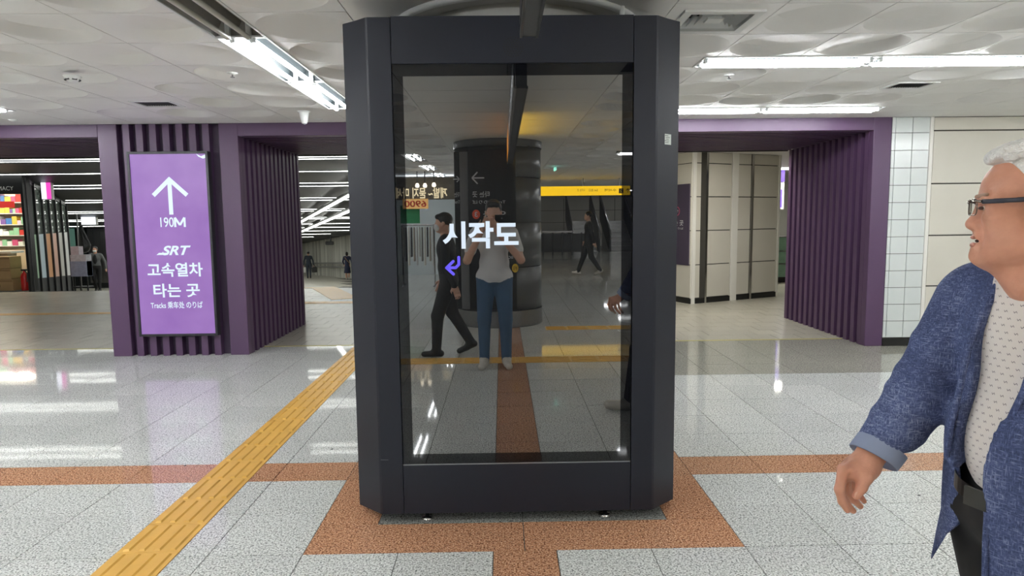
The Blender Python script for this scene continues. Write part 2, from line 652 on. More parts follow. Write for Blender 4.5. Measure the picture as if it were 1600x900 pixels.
# the hall goes on behind the camera
far = MB(); farb = MB()
yy = yl[0]
while yy > HALL_Y0:
    y0 = max(yy - 0.45, HALL_Y0)
    for i in range(len(xl) - 1):
        (farb if abs((xl[i] + xl[i + 1]) / 2 - (CEN[0] + CEN[1]) / 2) < 0.05 else far).quad(
            (xl[i] + .003, y0 + .003, 0), (xl[i + 1] - .003, y0 + .003, 0), (xl[i + 1] - .003, yy - .003, 0), (xl[i] + .003, yy - .003, 0))
    yy -= 0.45
rest.setdefault(M_GRAN, MB())
rest[M_GRAN].add(far.v, far.f)
rest[M_GRAN_BROWN].add(farb.v, farb.f) if M_GRAN_BROWN in rest else rest.setdefault(M_GRAN_BROWN, farb)
for m, b_ in rest.items():
    o = b_.build('floor_tile_field', m, floor_o)
    o['kind'] = 'stuff'

# tactile guide strips
tt = MB().box(-0.149, 0.149, -0.149, 0.149, -0.02, 0.002)
for k in range(4):
    xb = -0.109 + 0.0727 * k
    tt.add([(xb - .017, -.135, .002), (xb + .017, -.135, .002), (xb + .017, .135, .002), (xb - .017, .135, .002),
            (xb - .010, -.125, .009), (xb + .010, -.125, .009), (xb + .010, .125, .009), (xb - .010, .125, .009)],
           [(4, 5, 6, 7), (0, 1, 5, 4), (1, 2, 6, 5), (2, 3, 7, 6), (3, 0, 4, 7)])
tt_me = tt.mesh('tactile_tile')
tt_me.materials.append(M_TACTILE)
strip = thing('tactile_strip', 'long straight yellow tactile guide strip crossing the floor beside the kiosk', 'tactile paving', (GX + 0.15, 0, 0))
ty0 = fl(182, 865).y
for k in range(-3, 18):
    yc = ty0 + 0.15 + 0.3 * k
    if yc + 0.15 > HALL_Y1:
        break
    obj('tactile_tile', tt_me, None, strip, (0, yc, 0), world=False)
strip2 = thing('tactile_strip', 'yellow tactile guide strip mirrored in the screen behind the photographer', 'tactile paving', (0, -0.62, 0))
for k in range(22):
    obj('tactile_tile', tt_me, None, strip2, (-4.2 + 0.3 * k, 0, 0.001), rz=math.pi / 2, world=False)
strip3 = thing('tactile_strip', 'yellow tactile strip mirrored in the screen at the foot of the round column', 'tactile paving', (0, -2.72, 0))
for k in range(18):
    obj('tactile_tile', tt_me, None, strip3, (0.75 + 0.3 * k, 0, 0.001), rz=math.pi / 2, world=False)

# small dark specks lying on the floor
for (px, py, w) in ((1436, 774, .006), (519, 702, .006), (289, 728, .006)):
    p = fl(px, py)
    sp = MB().lathe((p.x, p.y, 0), [(0, .004), (.7 * w, .003), (w, 0)], 8, sx=1.6).build('debris', mat('dark_litter', (30, 28, 26), .8))
    tag(sp, {1436: 'small dark scrap on the pale floor below the walking man\'s hand', 519: 'tiny dark scrap on the floor between kiosk and tactile strip',
             289: 'tiny dark scrap on the brown band beyond the tactile strip'}[px], 'litter')

# ================================================================== SETTING: passage floors beyond the portals
def prof(Y):
    """height of the ramp that starts beyond the portals"""
    if Y < 15.5:
        return 0.0
    if Y < 26:
        return -1.1 * (Y - 15.5) / 10.5
    return -1.1 - 1.05 * (Y - 26) / 17


pf = MB()
ys = [HALL_Y1, 15.5, 26, 64]
for i in range(3):
    a, b_ = ys[i], ys[i + 1]
    xx0, xx1 = (-34, 14) if i else (-24, 14)
    za, zb = prof(a) - .006, prof(b_) - .006
    pf.add([(xx0, a, za), (xx1, a, za), (xx1, b_, zb), (xx0, b_, zb), (xx0, a, -4), (xx1, a, -4), (xx1, b_, -4), (xx0, b_, -4)],
           [(0, 1, 2, 3), (4, 7, 6, 5)] + ([(0, 4, 5, 1)] if i == 0 else []) + ([(2, 6, 7, 3)] if i == 2 else []))
pass_floor = pf.build('floor_passage', M_GROUT_PASS)
tag(pass_floor, 'beige paved passage floor beyond the purple portals', None, None, 'structure')
pv = []
row = 0
y = HALL_Y1 + 0.03
while y < 15.4:
    off = 0.16 if row % 2 else 0.0
    for k in range(-50, 30):
        x = off + 0.32 * k
        pv.append((x, x + 0.32, y, min(y + 0.34, 15.5)))
    y += 0.34
    row += 1


def pass_seen(c):
    xm, ym = (c[0] + c[1]) / 2, (c[2] + c[3]) / 2
    if not in_view((xm, ym, 0)):
        return False
    s = xm / ym
    if 3.3 * -0.26 / 3.3 < s < 0.256:                  # hidden by the kiosk
        return False
    if ym < 10.1 and (-4.6 < xm < -3.0 or xm > 4.3):
        return False
    if -4.6 / 7.8 < s < -3.0 / 10.1:
        return False
    return s < 4.33 / 10.1


pv.sort(key=lambda c: (not pass_seen(c), c[2]))
pv_rest = MB()
pv_me = MB().box(-.1575, .1575, -.1675, .1675, -.03, 0).mesh('paver')
pv_me.materials.append(M_PAVER)
for n_, c in enumerate(pv):
    if n_ < 290 and pass_seen(c) and c[3] - c[2] > 0.33:
        obj('paver', pv_me, None, pass_floor, ((c[0] + c[1]) / 2, (c[2] + c[3]) / 2, random.uniform(-.001, .001)), world=False)
    elif -22 < c[0] < 13:
        pv_rest.quad((c[0] + .0025, c[2] + .0025, 0), (c[1] - .0025, c[2] + .0025, 0), (c[1] - .0025, c[3] - .0025, 0), (c[0] + .0025, c[3] - .0025, 0))
y = 15.5
row = 0
while y < 63.5:
    st = 0.34 if y < 26 else 1.02
    w = 0.32 if y < 26 else 0.96
    for k in range(int(-33 / w), int(2 / w)):
        x = w * k + (w / 2 if row % 2 else 0)
        if -0.25 < x / y < 0.3:
            continue
        pv_rest.quad((x + .003, y + .003, prof(y)), (x + w - .003, y + .003, prof(y)), (x + w - .003, y + st - .003, prof(y + st)), (x + .003, y + st - .003, prof(y + st)))
    y += st
    row += 1
o = pv_rest.build('paver_field', M_PAVER, pass_floor)
o['kind'] = 'stuff'
# thin brass threshold line between hall and passage
M_BRASS = mat('brass_line', (196, 186, 120), .35, metal=.3)
th = bx('threshold_strip', -6.9, 4.3, HALL_Y1 - .012, HALL_Y1 + .025, -.01, .003, M_BRASS)
tag(th, 'thin pale brass threshold line across the floor under the purple portals', 'threshold strip')
# yellow tactile lines in the passage
for nm, pts, lab in (('a', [(-9.4, 11.63), (-5.6, 11.60)], 'thin yellow tactile line on the passage floor before the pharmacy'),):
    b_ = MB()
    x = pts[0][0]
    while x < pts[1][0]:
        b_.box(x, x + .29, 11.5, 11.68, -.01, .004)
        x += .3
    t_ = thing('tactile_strip', lab, 'tactile paving', (-7.5, 11.6, 0))
    x = pts[0][0]
    while x < pts[1][0]:
        bx('tactile_tile', x, x + .29, 11.5, 11.7, -.01, .004, M_TACTILE, t_)
        x += .3
t_ = thing('tactile_strip', 'diagonal yellow tactile strip in the passage leading to the two walkers', 'tactile paving', (-4, 15, 0))
a, b_ = Vector((-2.9, 12.7, 0)), Vector((-6.0, 19.6, 0))
dv = (b_ - a).normalized(); nv = Vector((-dv.y, dv.x, 0))
for k in range(2, 25):
    c = a + dv * (0.3 * k + .15)
    zz = prof(c.y)
    MB().obox((c.x, c.y, zz), dv * .147, nv * .27, (0, 0, .005)).build('tactile_tile', M_TACTILE, t_)
t_ = thing('tactile_strip', 'yellow tactile strip crossing the passage floor beside the kiosk edge', 'tactile paving', (-3.4, 12.7, 0))
for k in range(8):
    bx('tactile_tile', -4.6 + .3 * k, -4.6 + .3 * k + .29, 12.55, 12.85, -.01, .0045, M_TACTILE, t_)

# ================================================================== SETTING: ceiling
CZ = 2.68
ceil_o = bx('ceiling', HALL_X0, HALL_X1, HALL_Y0, 10.2, CZ + 0.12, CZ + 0.3, M_CEIL_BACK)
tag(ceil_o, 'white panelled ceiling with round embossed dishes', None, None, 'structure')


def dish_mesh(w, d, rot, gap=0.003):
    """square panel, a dish sunk into it whose floor circle sits off centre so that the slope reads as a crescent"""
    N = 32
    ro, ri, off, dep = 0.280, 0.186, 0.080, 0.050
    vs_, fs = [], []
    hw, hd = w / 2 - gap, d / 2 - gap
    ca = math.pi / 2 * rot + math.pi / 5
    ox, oy = off * math.cos(ca), off * math.sin(ca)
    for k in range(N):
        a = 2 * math.pi * k / N
        c, s_ = math.cos(a), math.sin(a)
        t = min(hw / max(abs(c), 1e-9), hd / max(abs(s_), 1e-9))
        vs_.append((c * t, s_ * t, 0))
    for k in range(N):
        a = 2 * math.pi * k / N
        vs_.append((ro * math.cos(a), ro * math.sin(a), 0))
    for k in range(N):
        a = 2 * math.pi * k / N
        x, y_ = ri * math.cos(a), ri * math.sin(a)
        tilt = (x * math.cos(ca) + y_ * math.sin(ca)) * 0.14
        vs_.append((ox + x, oy + y_, dep + tilt))
    for k in range(N):
        k2 = (k + 1) % N
        fs.append((k, N + k, N + k2, k2))
        fs.append((N + k, 2 * N + k, 2 * N + k2, N + k2))
    fs.append(tuple(2 * N + k for k in range(N - 1, -1, -1))[::-1][::-1])
    n0 = len(vs_)
    for k in range(N):
        vs_.append((vs_[k][0], vs_[k][1], 0.02))
    for k in range(N):
        k2 = (k + 1) % N
        fs.append((k, k2, n0 + k2, n0 + k))
    me = mesh_from('ceiling_panel', vs_, fs)
    sm = [False] * len(me.polygons)
    for k in range(N):
        sm[2 * k + 1] = True
    me.polygons.foreach_set('use_smooth', sm)
    me.materials.append(M_CEIL)
    return me


cx_left = [-1.72 - 0.6 * k for k in range(0, 10)]
cx_right = [0.93 + 0.588 * k for k in range(0, 11)]
cy_left = [3.72 + 0.605 * k for k in range(-4, 7)]
cy_right = [5.10 - 0.29 - 0.593 * k for k in range(4, -1, -1)], [5.10 + 0.582 * k for k in range(0, 4)]
ccells = []
XL_STRIP = (-1.72, -1.42)


def add_cells(xa, xb, rows):
    for (ya, yb) in rows:
        ccells.append((xa, xb, ya, yb))


rows_l = [(cy_left[i], cy_left[i + 1]) for i in range(len(cy_left) - 1)] + [(cy_left[-1], 7.79)]
for i in range(len(cx_left) - 1):
    add_cells(cx_left[i + 1], cx_left[i], rows_l)
add_cells(XL_STRIP[1], -0.82, rows_l)
R1Y, R2Y = (4.81, 5.10), (7.02, 7.31)
ra, rb = cy_right
rows_r = [(ra[i], ra[i + 1]) for i in range(len(ra) - 1)] + [(rb[i], rb[i + 1]) for i in range(len(rb) - 1)] + [(rb[-1], R2Y[0]), (R2Y[1], 7.79)]
for i in range(len(cx_right) - 1):
    add_cells(cx_right[i], cx_right[i + 1], rows_r)
# centre bay over the kiosk: plain boards
yy = 7.79
while yy > 1.5:
    ccells.append((-0.82, 0.055, max(yy - 1.21, 1.3), yy)); ccells.append((0.055, 0.93, max(yy - 1.21, 1.3), yy))
    yy -= 1.21
LAMPS = []       # (x, y, along, lit, label)


def cover(a0, a1, modules):
    """pieces of a lamp strip that are not taken up by lamps"""
    out, p = [], a0
    for (m0, m1) in sorted(modules):
        if m0 - p > 0.02:
            out.append((p, m0))
        p = m1
    if a1 - p > 0.02:
        out.append((p, a1))
    return out


modL = [(5.53, 6.86), (4.20, 5.53), (2.87, 4.20), (1.30, 2.63)]
for (a, b_) in cover(1.3, 7.79, modL):
    ccells.append((XL_STRIP[0], XL_STRIP[1], a, b_))
modR1 = [(1.44, 2.70), (2.70, 3.96), (3.96, 5.22)]
for (a, b_) in cover(0.93, cx_right[-1], modR1):
    ccells.append((a, b_, R1Y[0], R1Y[1]))
modR2 = [(1.50, 2.76), (2.76, 4.02)]
for (a, b_) in cover(0.93, cx_right[-1], modR2):
    ccells.append((a, b_, R2Y[0], R2Y[1]))
far_lamp = (-6.10, -4.79, 6.52, 6.80)
DIFF = (1.02, 1.44, 3.74, 4.14)
VENTS = [(-3.42, -3.06, 6.35, 6.63), (3.39, 3.73, 5.76, 6.02)]
dishes = {}


def dish(w, d, rot):
    k = (round(w, 3), round(d, 3), rot)
    if k not in dishes:
        dishes[k] = dish_mesh(w, d, rot)
    return dishes[k]


def panel_flat(c, z=CZ):
    g = 0.003
    return MB().box(c[0] + g, c[1] - g, c[2] + g, c[3] - g, z, z + 0.02)


def overlap(c, r):
    return c[0] < r[1] and c[1] > r[0] and c[2] < r[3] and c[3] > r[2]


ceil_rest = MB()


def add_panel(c):
    w, d = c[1] - c[0], c[3] - c[2]
    xm, ym = (c[0] + c[1]) / 2, (c[2] + c[3]) / 2
    vis = any(in_view((x, y, CZ), 10) for x in (c[0], xm, c[1]) for y in (c[2], ym, c[3]))
    holes = [h for h in [DIFF, far_lamp] + VENTS if overlap(c, h)]
    rot = (int(round(xm / 0.6)) * 7 + int(round(ym / 0.6)) * 3) % 4
    if holes:
        h = holes[0]
        xs = sorted({c[0], max(c[0], h[0]), min(c[1], h[1]), c[1]})
        ys_ = sorted({c[2], max(c[2], h[2]), min(c[3], h[3]), c[3]})
        b_ = MB()
        for i in range(len(xs) - 1):
            for j in range(len(ys_) - 1):
                mx, my = (xs[i] + xs[i + 1]) / 2, (ys_[j] + ys_[j + 1]) / 2
                if h[0] < mx < h[1] and h[2] < my < h[3]:
                    continue
                e = .0015
                b_.box(xs[i] + (e if i == 0 else 0), xs[i + 1] - (e if i == len(xs) - 2 else 0), ys_[j] + (e if j == 0 else 0), ys_[j + 1] - (e if j == len(ys_) - 2 else 0), CZ, CZ + .02)
        b_.build('ceiling_panel', M_CEIL, ceil_o)
    elif vis and 0.55 < w < 0.62 and 0.55 < d < 0.62:
        obj('ceiling_panel', dish(w, d, rot), None, ceil_o, (xm, ym, CZ), world=False)
    elif vis:
        panel_flat(c).build('ceiling_panel', M_CEIL, ceil_o)
    elif 0.55 < w < 0.62 and 0.55 < d < 0.62:
        me = dish(w, d, rot)
        ceil_rest.add([(v.co.x + xm, v.co.y + ym, v.co.z + CZ) for v in me.vertices], [tuple(p.vertices) for p in me.polygons])
    else:
        b_ = panel_flat(c)
        ceil_rest.add(b_.v, b_.f)


for c in ccells:
    add_panel(c)
# the ceiling behind the camera (seen mirrored in the screen)
y_end = 1.3
yb = y_end
while yb > HALL_Y0 + .3:
    ya = yb - 0.6
    x = -7.12
    while x < 6.6:
        if abs(x - (-0.82)) < .01:
            x2 = 0.93
        elif abs(x - (-1.72)) < .01:
            x2 = -1.42
        else:
            x2 = x + .6
        c = (x, x2, ya, yb)
        if x2 - x < .4 and (yb <= -4.9) and int((-4.9 - yb) / 0.6) % 4 < 2:
            pass                                            # lamps sit here
        elif x2 - x < .7 and x2 - x > .5 and ya > -9:
            me = dish(.6, .6, int(abs(x * 10) + abs(ya * 10)) % 4)
            ceil_rest.add([(v.co.x + (x + x2) / 2, v.co.y + (ya + yb) / 2, v.co.z + CZ) for v in me.vertices], [tuple(p.vertices) for p in me.polygons])
        else:
            ceil_rest.box(x + .003, x2 - .003, ya + .003, yb - .003, CZ, CZ + .02)
        x = x2
    yb = ya
o = ceil_rest.build('ceiling_panel_field', M_CEIL, ceil_o)
o['kind'] = 'stuff'
# outer zones of the hall, out of the photo, closed with plain boards
ob = MB()
for (x0, x1, y0, y1) in ((HALL_X0, -7.12, HALL_Y0, 7.79), (6.81, HALL_X1, HALL_Y0, 7.79), (6.48, 6.81, HALL_Y0, 1.3)):
    ob.box(x0, x1, y0, y1, CZ, CZ + .02)
ob.build('ceiling_board', M_CEIL, ceil_o)


# ------------------------------------------------------------------ ceiling lamps
def build_lamp(L, W, lit):
    """recessed twin-tube strip lamp, long axis X, local origin in the ceiling plane"""
    root = bpy.data.objects.new('strip_lamp', None)
    COL.objects.link(root)
    hm = M_HOUSING if lit else M_HOUSING_OFF
    h = MB()
    a, b_ = L / 2 - .004, W / 2 - .004
    t = 0.085
    ai, bi = a - .03, b_ - .05
    h.add([(-a, -b_, 0), (a, -b_, 0), (a, b_, 0), (-a, b_, 0), (-ai, -bi, t), (ai, -bi, t), (ai, bi, t), (-ai, bi, t)],
          [(0, 1, 5, 4), (1, 2, 6, 5), (2, 3, 7, 6), (3, 0, 4, 7), (4, 5, 6, 7)])
    # centre reflector ridge
    h.add([(-ai, -.022, t), (ai, -.022, t), (ai, 0, t - .05), (-ai, 0, t - .05), (-ai, .022, t), (ai, .022, t)], [(0, 1, 2, 3), (3, 2, 5, 4)])
    h.build('housing', hm, root, world=False)
    fr = MB()
    e = 0.014
    fr.box(-a - .002, a + .002, -b_ - e, -b_, -.006, .004); fr.box(-a - .002, a + .002, b_, b_ + e, -.006, .004)
    fr.box(-a - .002, -a + .012, -b_, b_, -.006, .004); fr.box(a - .012, a + .002, -b_, b_, -.006, .004)
    fr.build('frame', M_WHITE_METAL, root, world=False)
    for s in (-1, 1):
        tb = MB().tube([(-ai + .015, s * .062, -.013), (ai - .015, s * .062, -.013)], .015, 10)
        tb.build('tube', M_TUBE if lit else M_OFF_TUBE, root, world=False)
    for s in (-1, 1):
        for q in (-1, 1):
            MB().box(q * (ai - .002) - .012, q * (ai - .002) + .012, s * .062 - .014, s * .062 + .014, -.024, .075).build('lamp_holder', M_WHITE_METAL, root, world=False)
    return root


PROTO = {}


def lamp(x0, x1, y0, y1, lit, label, group=None):
    along = 'x' if (x1 - x0) > (y1 - y0) else 'y'
    L, W = (x1 - x0, y1 - y0) if along == 'x' else (y1 - y0, x1 - x0)
    k = (round(L, 2), round(W, 2), lit)
    if k not in PROTO:
        PROTO[k] = build_lamp(L, W, lit)
        r = PROTO[k]
    else:
        r = copy_tree(PROTO[k])
    r.location = ((x0 + x1) / 2, (y0 + y1) / 2, CZ)
    r.rotation_euler.z = 0 if along == 'x' else math.pi / 2
    tag(r, label, 'lamp', group)
    return r


lamp(XL_STRIP[0], XL_STRIP[1], *modL[0], True, 'lit twin-tube ceiling lamp ending at the kiosk edge, farther of the two lit in line', 'strip lamps in the ceiling')
lamp(XL_STRIP[0], XL_STRIP[1], *modL[1], True, 'lit twin-tube ceiling lamp next to the unlit one', 'strip lamps in the ceiling')
lamp(XL_STRIP[0], XL_STRIP[1], *modL[2], False, 'unlit grey twin-tube ceiling lamp at the top edge of the picture', 'strip lamps in the ceiling')
lamp(XL_STRIP[0], XL_STRIP[1], *modL[3], True, 'lit ceiling lamp above the photographer, in line with the unlit lamp', 'strip lamps in the ceiling')
lamp(*modR1[0], *R1Y, True, 'lit twin-tube ceiling lamp beside the square air diffuser', 'strip lamps in the ceiling')
lamp(*modR1[1], *R1Y, True, 'lit twin-tube ceiling lamp above the white wall tiles, cut by the picture edge', 'strip lamps in the ceiling')
lamp(*modR1[2], *R1Y, True, 'lit ceiling lamp over the walking man, just out of the picture', 'strip lamps in the ceiling')
lamp(*modR2[0], *R2Y, True, 'lit ceiling lamp in front of the purple beam, half hidden by the kiosk', 'strip lamps in the ceiling')
lamp(*modR2[1], *R2Y, True, 'lit ceiling lamp in front of the purple beam with its free end in view', 'strip lamps in the ceiling')
lamp(*far_lamp, True, 'lit ceiling lamp of which only the tip shows at the picture\'s left edge', 'strip lamps in the ceiling')
M_GROUP = 'lamp rows behind the camera'
for k in range(6):
    yb = -4.9 - 2.4 * k
    lamp(XL_STRIP[0], XL_STRIP[1], yb - 1.2, yb, True, 'lit ceiling lamp in the row mirrored at the upper corner of the screen', M_GROUP)
ROOM = [(x, x + 1.25, y) for y in (2.2, -0.2, -2.6, -5.0) for x in (-7.0, -5.2, -3.4, 2.0, 3.8, 5.6)]  # unseen lamps added to brighten the hall's floor and ceiling
ROOM += [(x, x + 1.25, y) for y in (-8.0, -11.0, -14.0, -17.5, -21.0, -25.0) for x in (-6.4, -4.0, 4.8, 6.6) if not (x == -4.0 and y == -11.0)]
ROOM += [(-5.5, -4.25, 4.6), (-5.2, -3.95, 3.4), (-7.0, -5.75, 5.6), (-7.2, -5.95, 4.6), (5.6, 6.85, 4.955), (-8.8, -7.55, 2.2), (-8.8, -7.55, 6.66), (7.6, 8.85, 2.2), (7.6, 8.85, 5.0)]
EXTRA = []
for (x0, x1, yc) in ROOM:
    EXTRA.append((x0, x1, yc - .15, yc + .15))
    r = lamp(x0, x1, yc - .15, yc + .15, True, 'lit ceiling lamp added out of the picture to brighten the hall', 'added lamps outside the picture')
    r.location.z = CZ - 0.014                       # tubes hang just below the boards


# ------------------------------------------------------------------ things on the ceiling
# square four-way air diffuser
df = thing('air_diffuser', 'square white stepped air diffuser in the ceiling beside the kiosk top', 'air diffuser', ((DIFF[0] + DIFF[1]) / 2, (DIFF[2] + DIFF[3]) / 2, CZ))
dx, dy = (DIFF[0] + DIFF[1]) / 2, (DIFF[2] + DIFF[3]) / 2
hw, hd = (DIFF[1] - DIFF[0]) / 2, (DIFF[3] - DIFF[2]) / 2


def sq_ring(b_, s0, z0, s1, z1):
    a = [(dx - hw * s0, dy - hd * s0, z0), (dx + hw * s0, dy - hd * s0, z0), (dx + hw * s0, dy + hd * s0, z0), (dx - hw * s0, dy + hd * s0, z0)]
    c = [(dx - hw * s1, dy - hd * s1, z1), (dx + hw * s1, dy - hd * s1, z1), (dx + hw * s1, dy + hd * s1, z1), (dx - hw * s1, dy + hd * s1, z1)]
    b_.add(a + c, [(i, (i + 1) % 4, 4 + (i + 1) % 4, 4 + i) for i in range(4)])


b_ = MB()
sq_ring(b_, 1.06, CZ - .012, 0.84, CZ - .012); sq_ring(b_, 1.06, CZ + .01, 1.06, CZ - .012); sq_ring(b_, 0.84, CZ - .012, 0.84, CZ + .05)
b_.build('frame', M_WHITE_METAL, df)
for k, s in enumerate((0.80, 0.62, 0.44)):
    b_ = MB()
    sq_ring(b_, s, CZ + .002, s - .14, CZ + .055); sq_ring(b_, s - .012, CZ + .002, s - .15, CZ + .055)
    b_.build('louvre', M_WHITE_METAL, df)
MB().box(dx - hw * .22, dx + hw * .22, dy - hd * .22, dy + hd * .22, CZ + .0, CZ + .01).build('core', M_WHITE_METAL, df)
MB().box(dx - hw * .95, dx + hw * .95, dy - hd * .95, dy + hd * .95, CZ + .07, CZ + .08).build('duct', M_KIOSK_GAP, df)
for v, lab in zip(VENTS, ('dark slotted air vent in the ceiling above the purple lightbox', 'dark slotted air vent in the ceiling between the two lamp rows')):
    t_ = thing('air_vent', lab, 'vent', ((v[0] + v[1]) / 2, (v[2] + v[3]) / 2, CZ))
    b_ = MB()
    e = .022
    b_.box(v[0] - .012, v[1] + .012, v[2] - .012, v[2] + e, CZ - .006, CZ + .01).box(v[0] - .012, v[1] + .012, v[3] - e, v[3] + .012, CZ - .006, CZ + .01)
    b_.box(v[0] - .012, v[0] + e, v[2] + e, v[3] - e, CZ - .006, CZ + .01).box(v[1] - e, v[1] + .012, v[2] + e, v[3] - e, CZ - .006, CZ + .01)
    b_.build('frame', M_WHITE_METAL, t_)
    MB().box(v[0], v[1], v[2], v[3], CZ + .05, CZ + .06).build('duct', M_KIOSK_GAP, t_)
    n = 14
    for k in range(n):
        x = v[0] + e + (v[1] - v[0] - 2 * e) * (k + .5) / n
        MB().obox((x, (v[2] + v[3]) / 2, CZ + .012), (.003, 0, .012), (0, (v[3] - v[2]) / 2 - e, 0), (.0012, 0, 0)).build('slat', M_DARKGREY, t_)


def ceiling_disc(name, px, py, prof_, label, cat, m=M_WHITE_METAL, dz=0.0):
    p = fl(px, py, CZ)
    t_ = thing(name, label, cat, (p.x, p.y, CZ))
    MB().lathe((p.x, p.y, CZ), prof_, 20).build('body', m, t_)
    return t_, p


t_, p = ceiling_disc('smoke_detector', 113, 119, [(0, -.045), (.03, -.043), (.042, -.03), (.055, -.026), (.055, -.008), (.062, -.006), (.062, 0)],
                     'round white smoke detector with dark slots on the ceiling', 'smoke detector')
for a in range(6):
    an = a * math.pi / 3 + .3
    MB().obox((p.x + .049 * math.cos(an), p.y + .049 * math.sin(an), CZ - .028), (-.016 * math.sin(an), .016 * math.cos(an), 0), (.004 * math.cos(an), .004 * math.sin(an), 0), (0, 0, .005)).build('slot', M_KIOSK_GAP, t_)
for (px, py, lab) in ((363, 114, 'small ceiling sprinkler above the lightbox pillar'), (1139, 117, 'small ceiling sprinkler under the lamp row beside the kiosk')):
    t_, p = ceiling_disc('sprinkler', px, py, [(0, -.012), (.012, -.012), (.04, -.004), (.04, 0)], lab, 'sprinkler')
    MB().lathe((p.x, p.y, CZ), [(0, -.034), (.018, -.033), (.018, -.030), (.004, -.029), (.007, -.012)], 10).build('nozzle', M_STEEL, t_)
for (px, py, lab) in ((20, 187, 'small white round ceiling fitting near the left end of the purple beam'), (498, 186, 'small white round ceiling fitting between camera and kiosk')):
    ceiling_disc('ceiling_fitting', px, py, [(0, -.02), (.02, -.018), (.04, -.006), (.045, 0)], lab, 'ceiling fitting')
t_, p = ceiling_disc('security_camera', 475, 174, [(0, -.012), (.06, -.012), (.068, 0)], 'white cone-shaped security camera hanging from the ceiling by the beam', 'security camera')
MB().lathe((p.x, p.y, CZ), [(0, -.125), (.026, -.122), (.034, -.10), (.048, -.02), (.048, -.01)], 20).build('housing', M_WHITE_METAL, t_)
MB().lathe((p.x, p.y, CZ), [(0, -.134), (.012, -.131), (.02, -.121)], 12).build('lens', mat('lens_grey', (150, 152, 156), .2), t_)

# collar where the column inside the kiosk meets the ceiling
col_in = thing('column', 'round white column rising out of the kiosk into a ring on the ceiling', 'column', (0.097, 4.14, 0))
MB().lathe((0.097, 4.14, 0), [(.56, 0), (.56, CZ)], 40).build('shaft', mat('column_white', (196, 194, 188), .5, noise=.04), col_in)
MB().lathe((0.097, 4.14, 0), [(.735, CZ + .001), (.735, CZ - .02), (.70, CZ - .024), (.69, CZ - .001)], 56).build('ceiling_ring', M_WHITE_METAL, col_in)
MB().lathe((0.097, 4.14, 0), [(.69, CZ - .003), (.55, CZ - .003)], 48).build('ceiling_disc', mat('ceiling_disc_paint', (190, 188, 182), .5), col_in)
for (px, py, yy) in ((972, 16, 3.66), (809, 8, 3.60)):
    q = at(px, py, yy)
    MB().tube([(q.x, yy, 2.50), (q.x, yy, CZ)], .014, 10).build('stay_rod', M_WHITE_METAL, col_in)

# ================================================================== the kiosk
KX0, KX1, KY0, KY1, KZ0, KZ1 = -0.782, 0.907, 3.325, 4.955, 0.048, 2.54
CHX, CHY = 0.14, 0.125
kiosk = thing('digital_kiosk', 'tall charcoal information kiosk with a dark portrait touch screen', 'kiosk', (0.0625, 4.14, 0))
FX0, FX1 = KX0 + CHX, KX1 - CHX
SX0, SX1 = -0.5255, 0.6515           # seams beside the screen
back = 0.02
outer = [(FX0, KY0 + back), (FX1, KY0 + back), (KX1, KY0 + CHY), (KX1, KY1 - CHY), (FX1, KY1), (FX0, KY1), (KX0, KY1 - CHY), (KX0, KY0 + CHY)]


def oct_shell(b_, poly, inner_off, z0, z1):
    c = Vector((sum(p[0] for p in poly) / len(poly), sum(p[1] for p in poly) / len(poly)))
    inn = [(c.x + (p[0] - c.x) * (1 - inner_off), c.y + (p[1] - c.y) * (1 - inner_off)) for p in poly]
    n = len(poly)
    vs_ = [(p[0], p[1], z) for z in (z0, z1) for p in poly] + [(p[0], p[1], z) for z in (z0, z1) for p in inn]
    fs = []
    for i in range(n):
        j = (i + 1) % n
        fs += [(i, j, n + j, n + i), (2 * n + j, 2 * n + i, 3 * n + i, 3 * n + j), (n + i, n + j, 3 * n + j, 3 * n + i), (j, i, 2 * n + i, 2 * n + j)]
    b_.add(vs_, fs)


b_ = MB()
oct_shell(b_, outer, .06, KZ0, KZ1)
b_.build('cabinet', M_KIOSK, kiosk)
# folded corner cladding: stile + chamfer in one sheet each side, edge slightly eased
for s, (xs, xf, xo) in enumerate(((SX0, FX0, KX0), (SX1, FX1, KX1))):
    sg = 1 if s == 0 else -1
    g = .0018 * sg
    e = .006
    poly = [(xs - g, KY0), (xf + sg * e, KY0), (xf - sg * e, KY0 + e * .9), (xo, KY0 + CHY), (xo + sg * .012, KY0 + CHY + .004), (xf + sg * .004, KY0 + .021), (xs - g, KY0 + .021)]
    if sg > 0:
        poly = poly[::-1]
    MB().prism(poly, KZ0, KZ1 - (.004 if True else 0)).build('corner_cladding', M_KIOSK, kiosk)
zt, zb = 2.315, 0.313                # glass top and bottom
g = .0018
# top panel with a pierced loudspeaker rose, bottom panel
MB().box(SX0 + g, SX1 - g, KY0 - .001, KY0 + .02, zt + .002, KZ1, .0015).build('top_panel', M_KIOSK, kiosk)
MB().box(SX0 + g, SX1 - g, KY0 - .001, KY0 + .02, KZ0, zb - .004, .0015).build('bottom_panel', M_KIOSK, kiosk)
MB().box(SX0 + .003, SX1 - .003, KY0 + .0205, KY0 + .024, KZ0 + .01, KZ1 - .01).build('seam_backing', M_KIOSK_GAP, kiosk)
MB().box(SX0 + g, SX1 - g, KY0 - .0035, KY0 + .004, zb - .0045, zb - .0005).build('edge_strip', mat('bright_edge', (150, 152, 155), .3, metal=.6), kiosk)
sp = at(802, 73, KY0 - .001)
rose = MB()
holes_ = [(0, 0)]
for ring_ in range(1, 5):
    for k in range(6 * ring_):
        a = 2 * math.pi * k / (6 * ring_)
        holes_.append((.0115 * ring_ * math.cos(a), .0115 * ring_ * math.sin(a)))
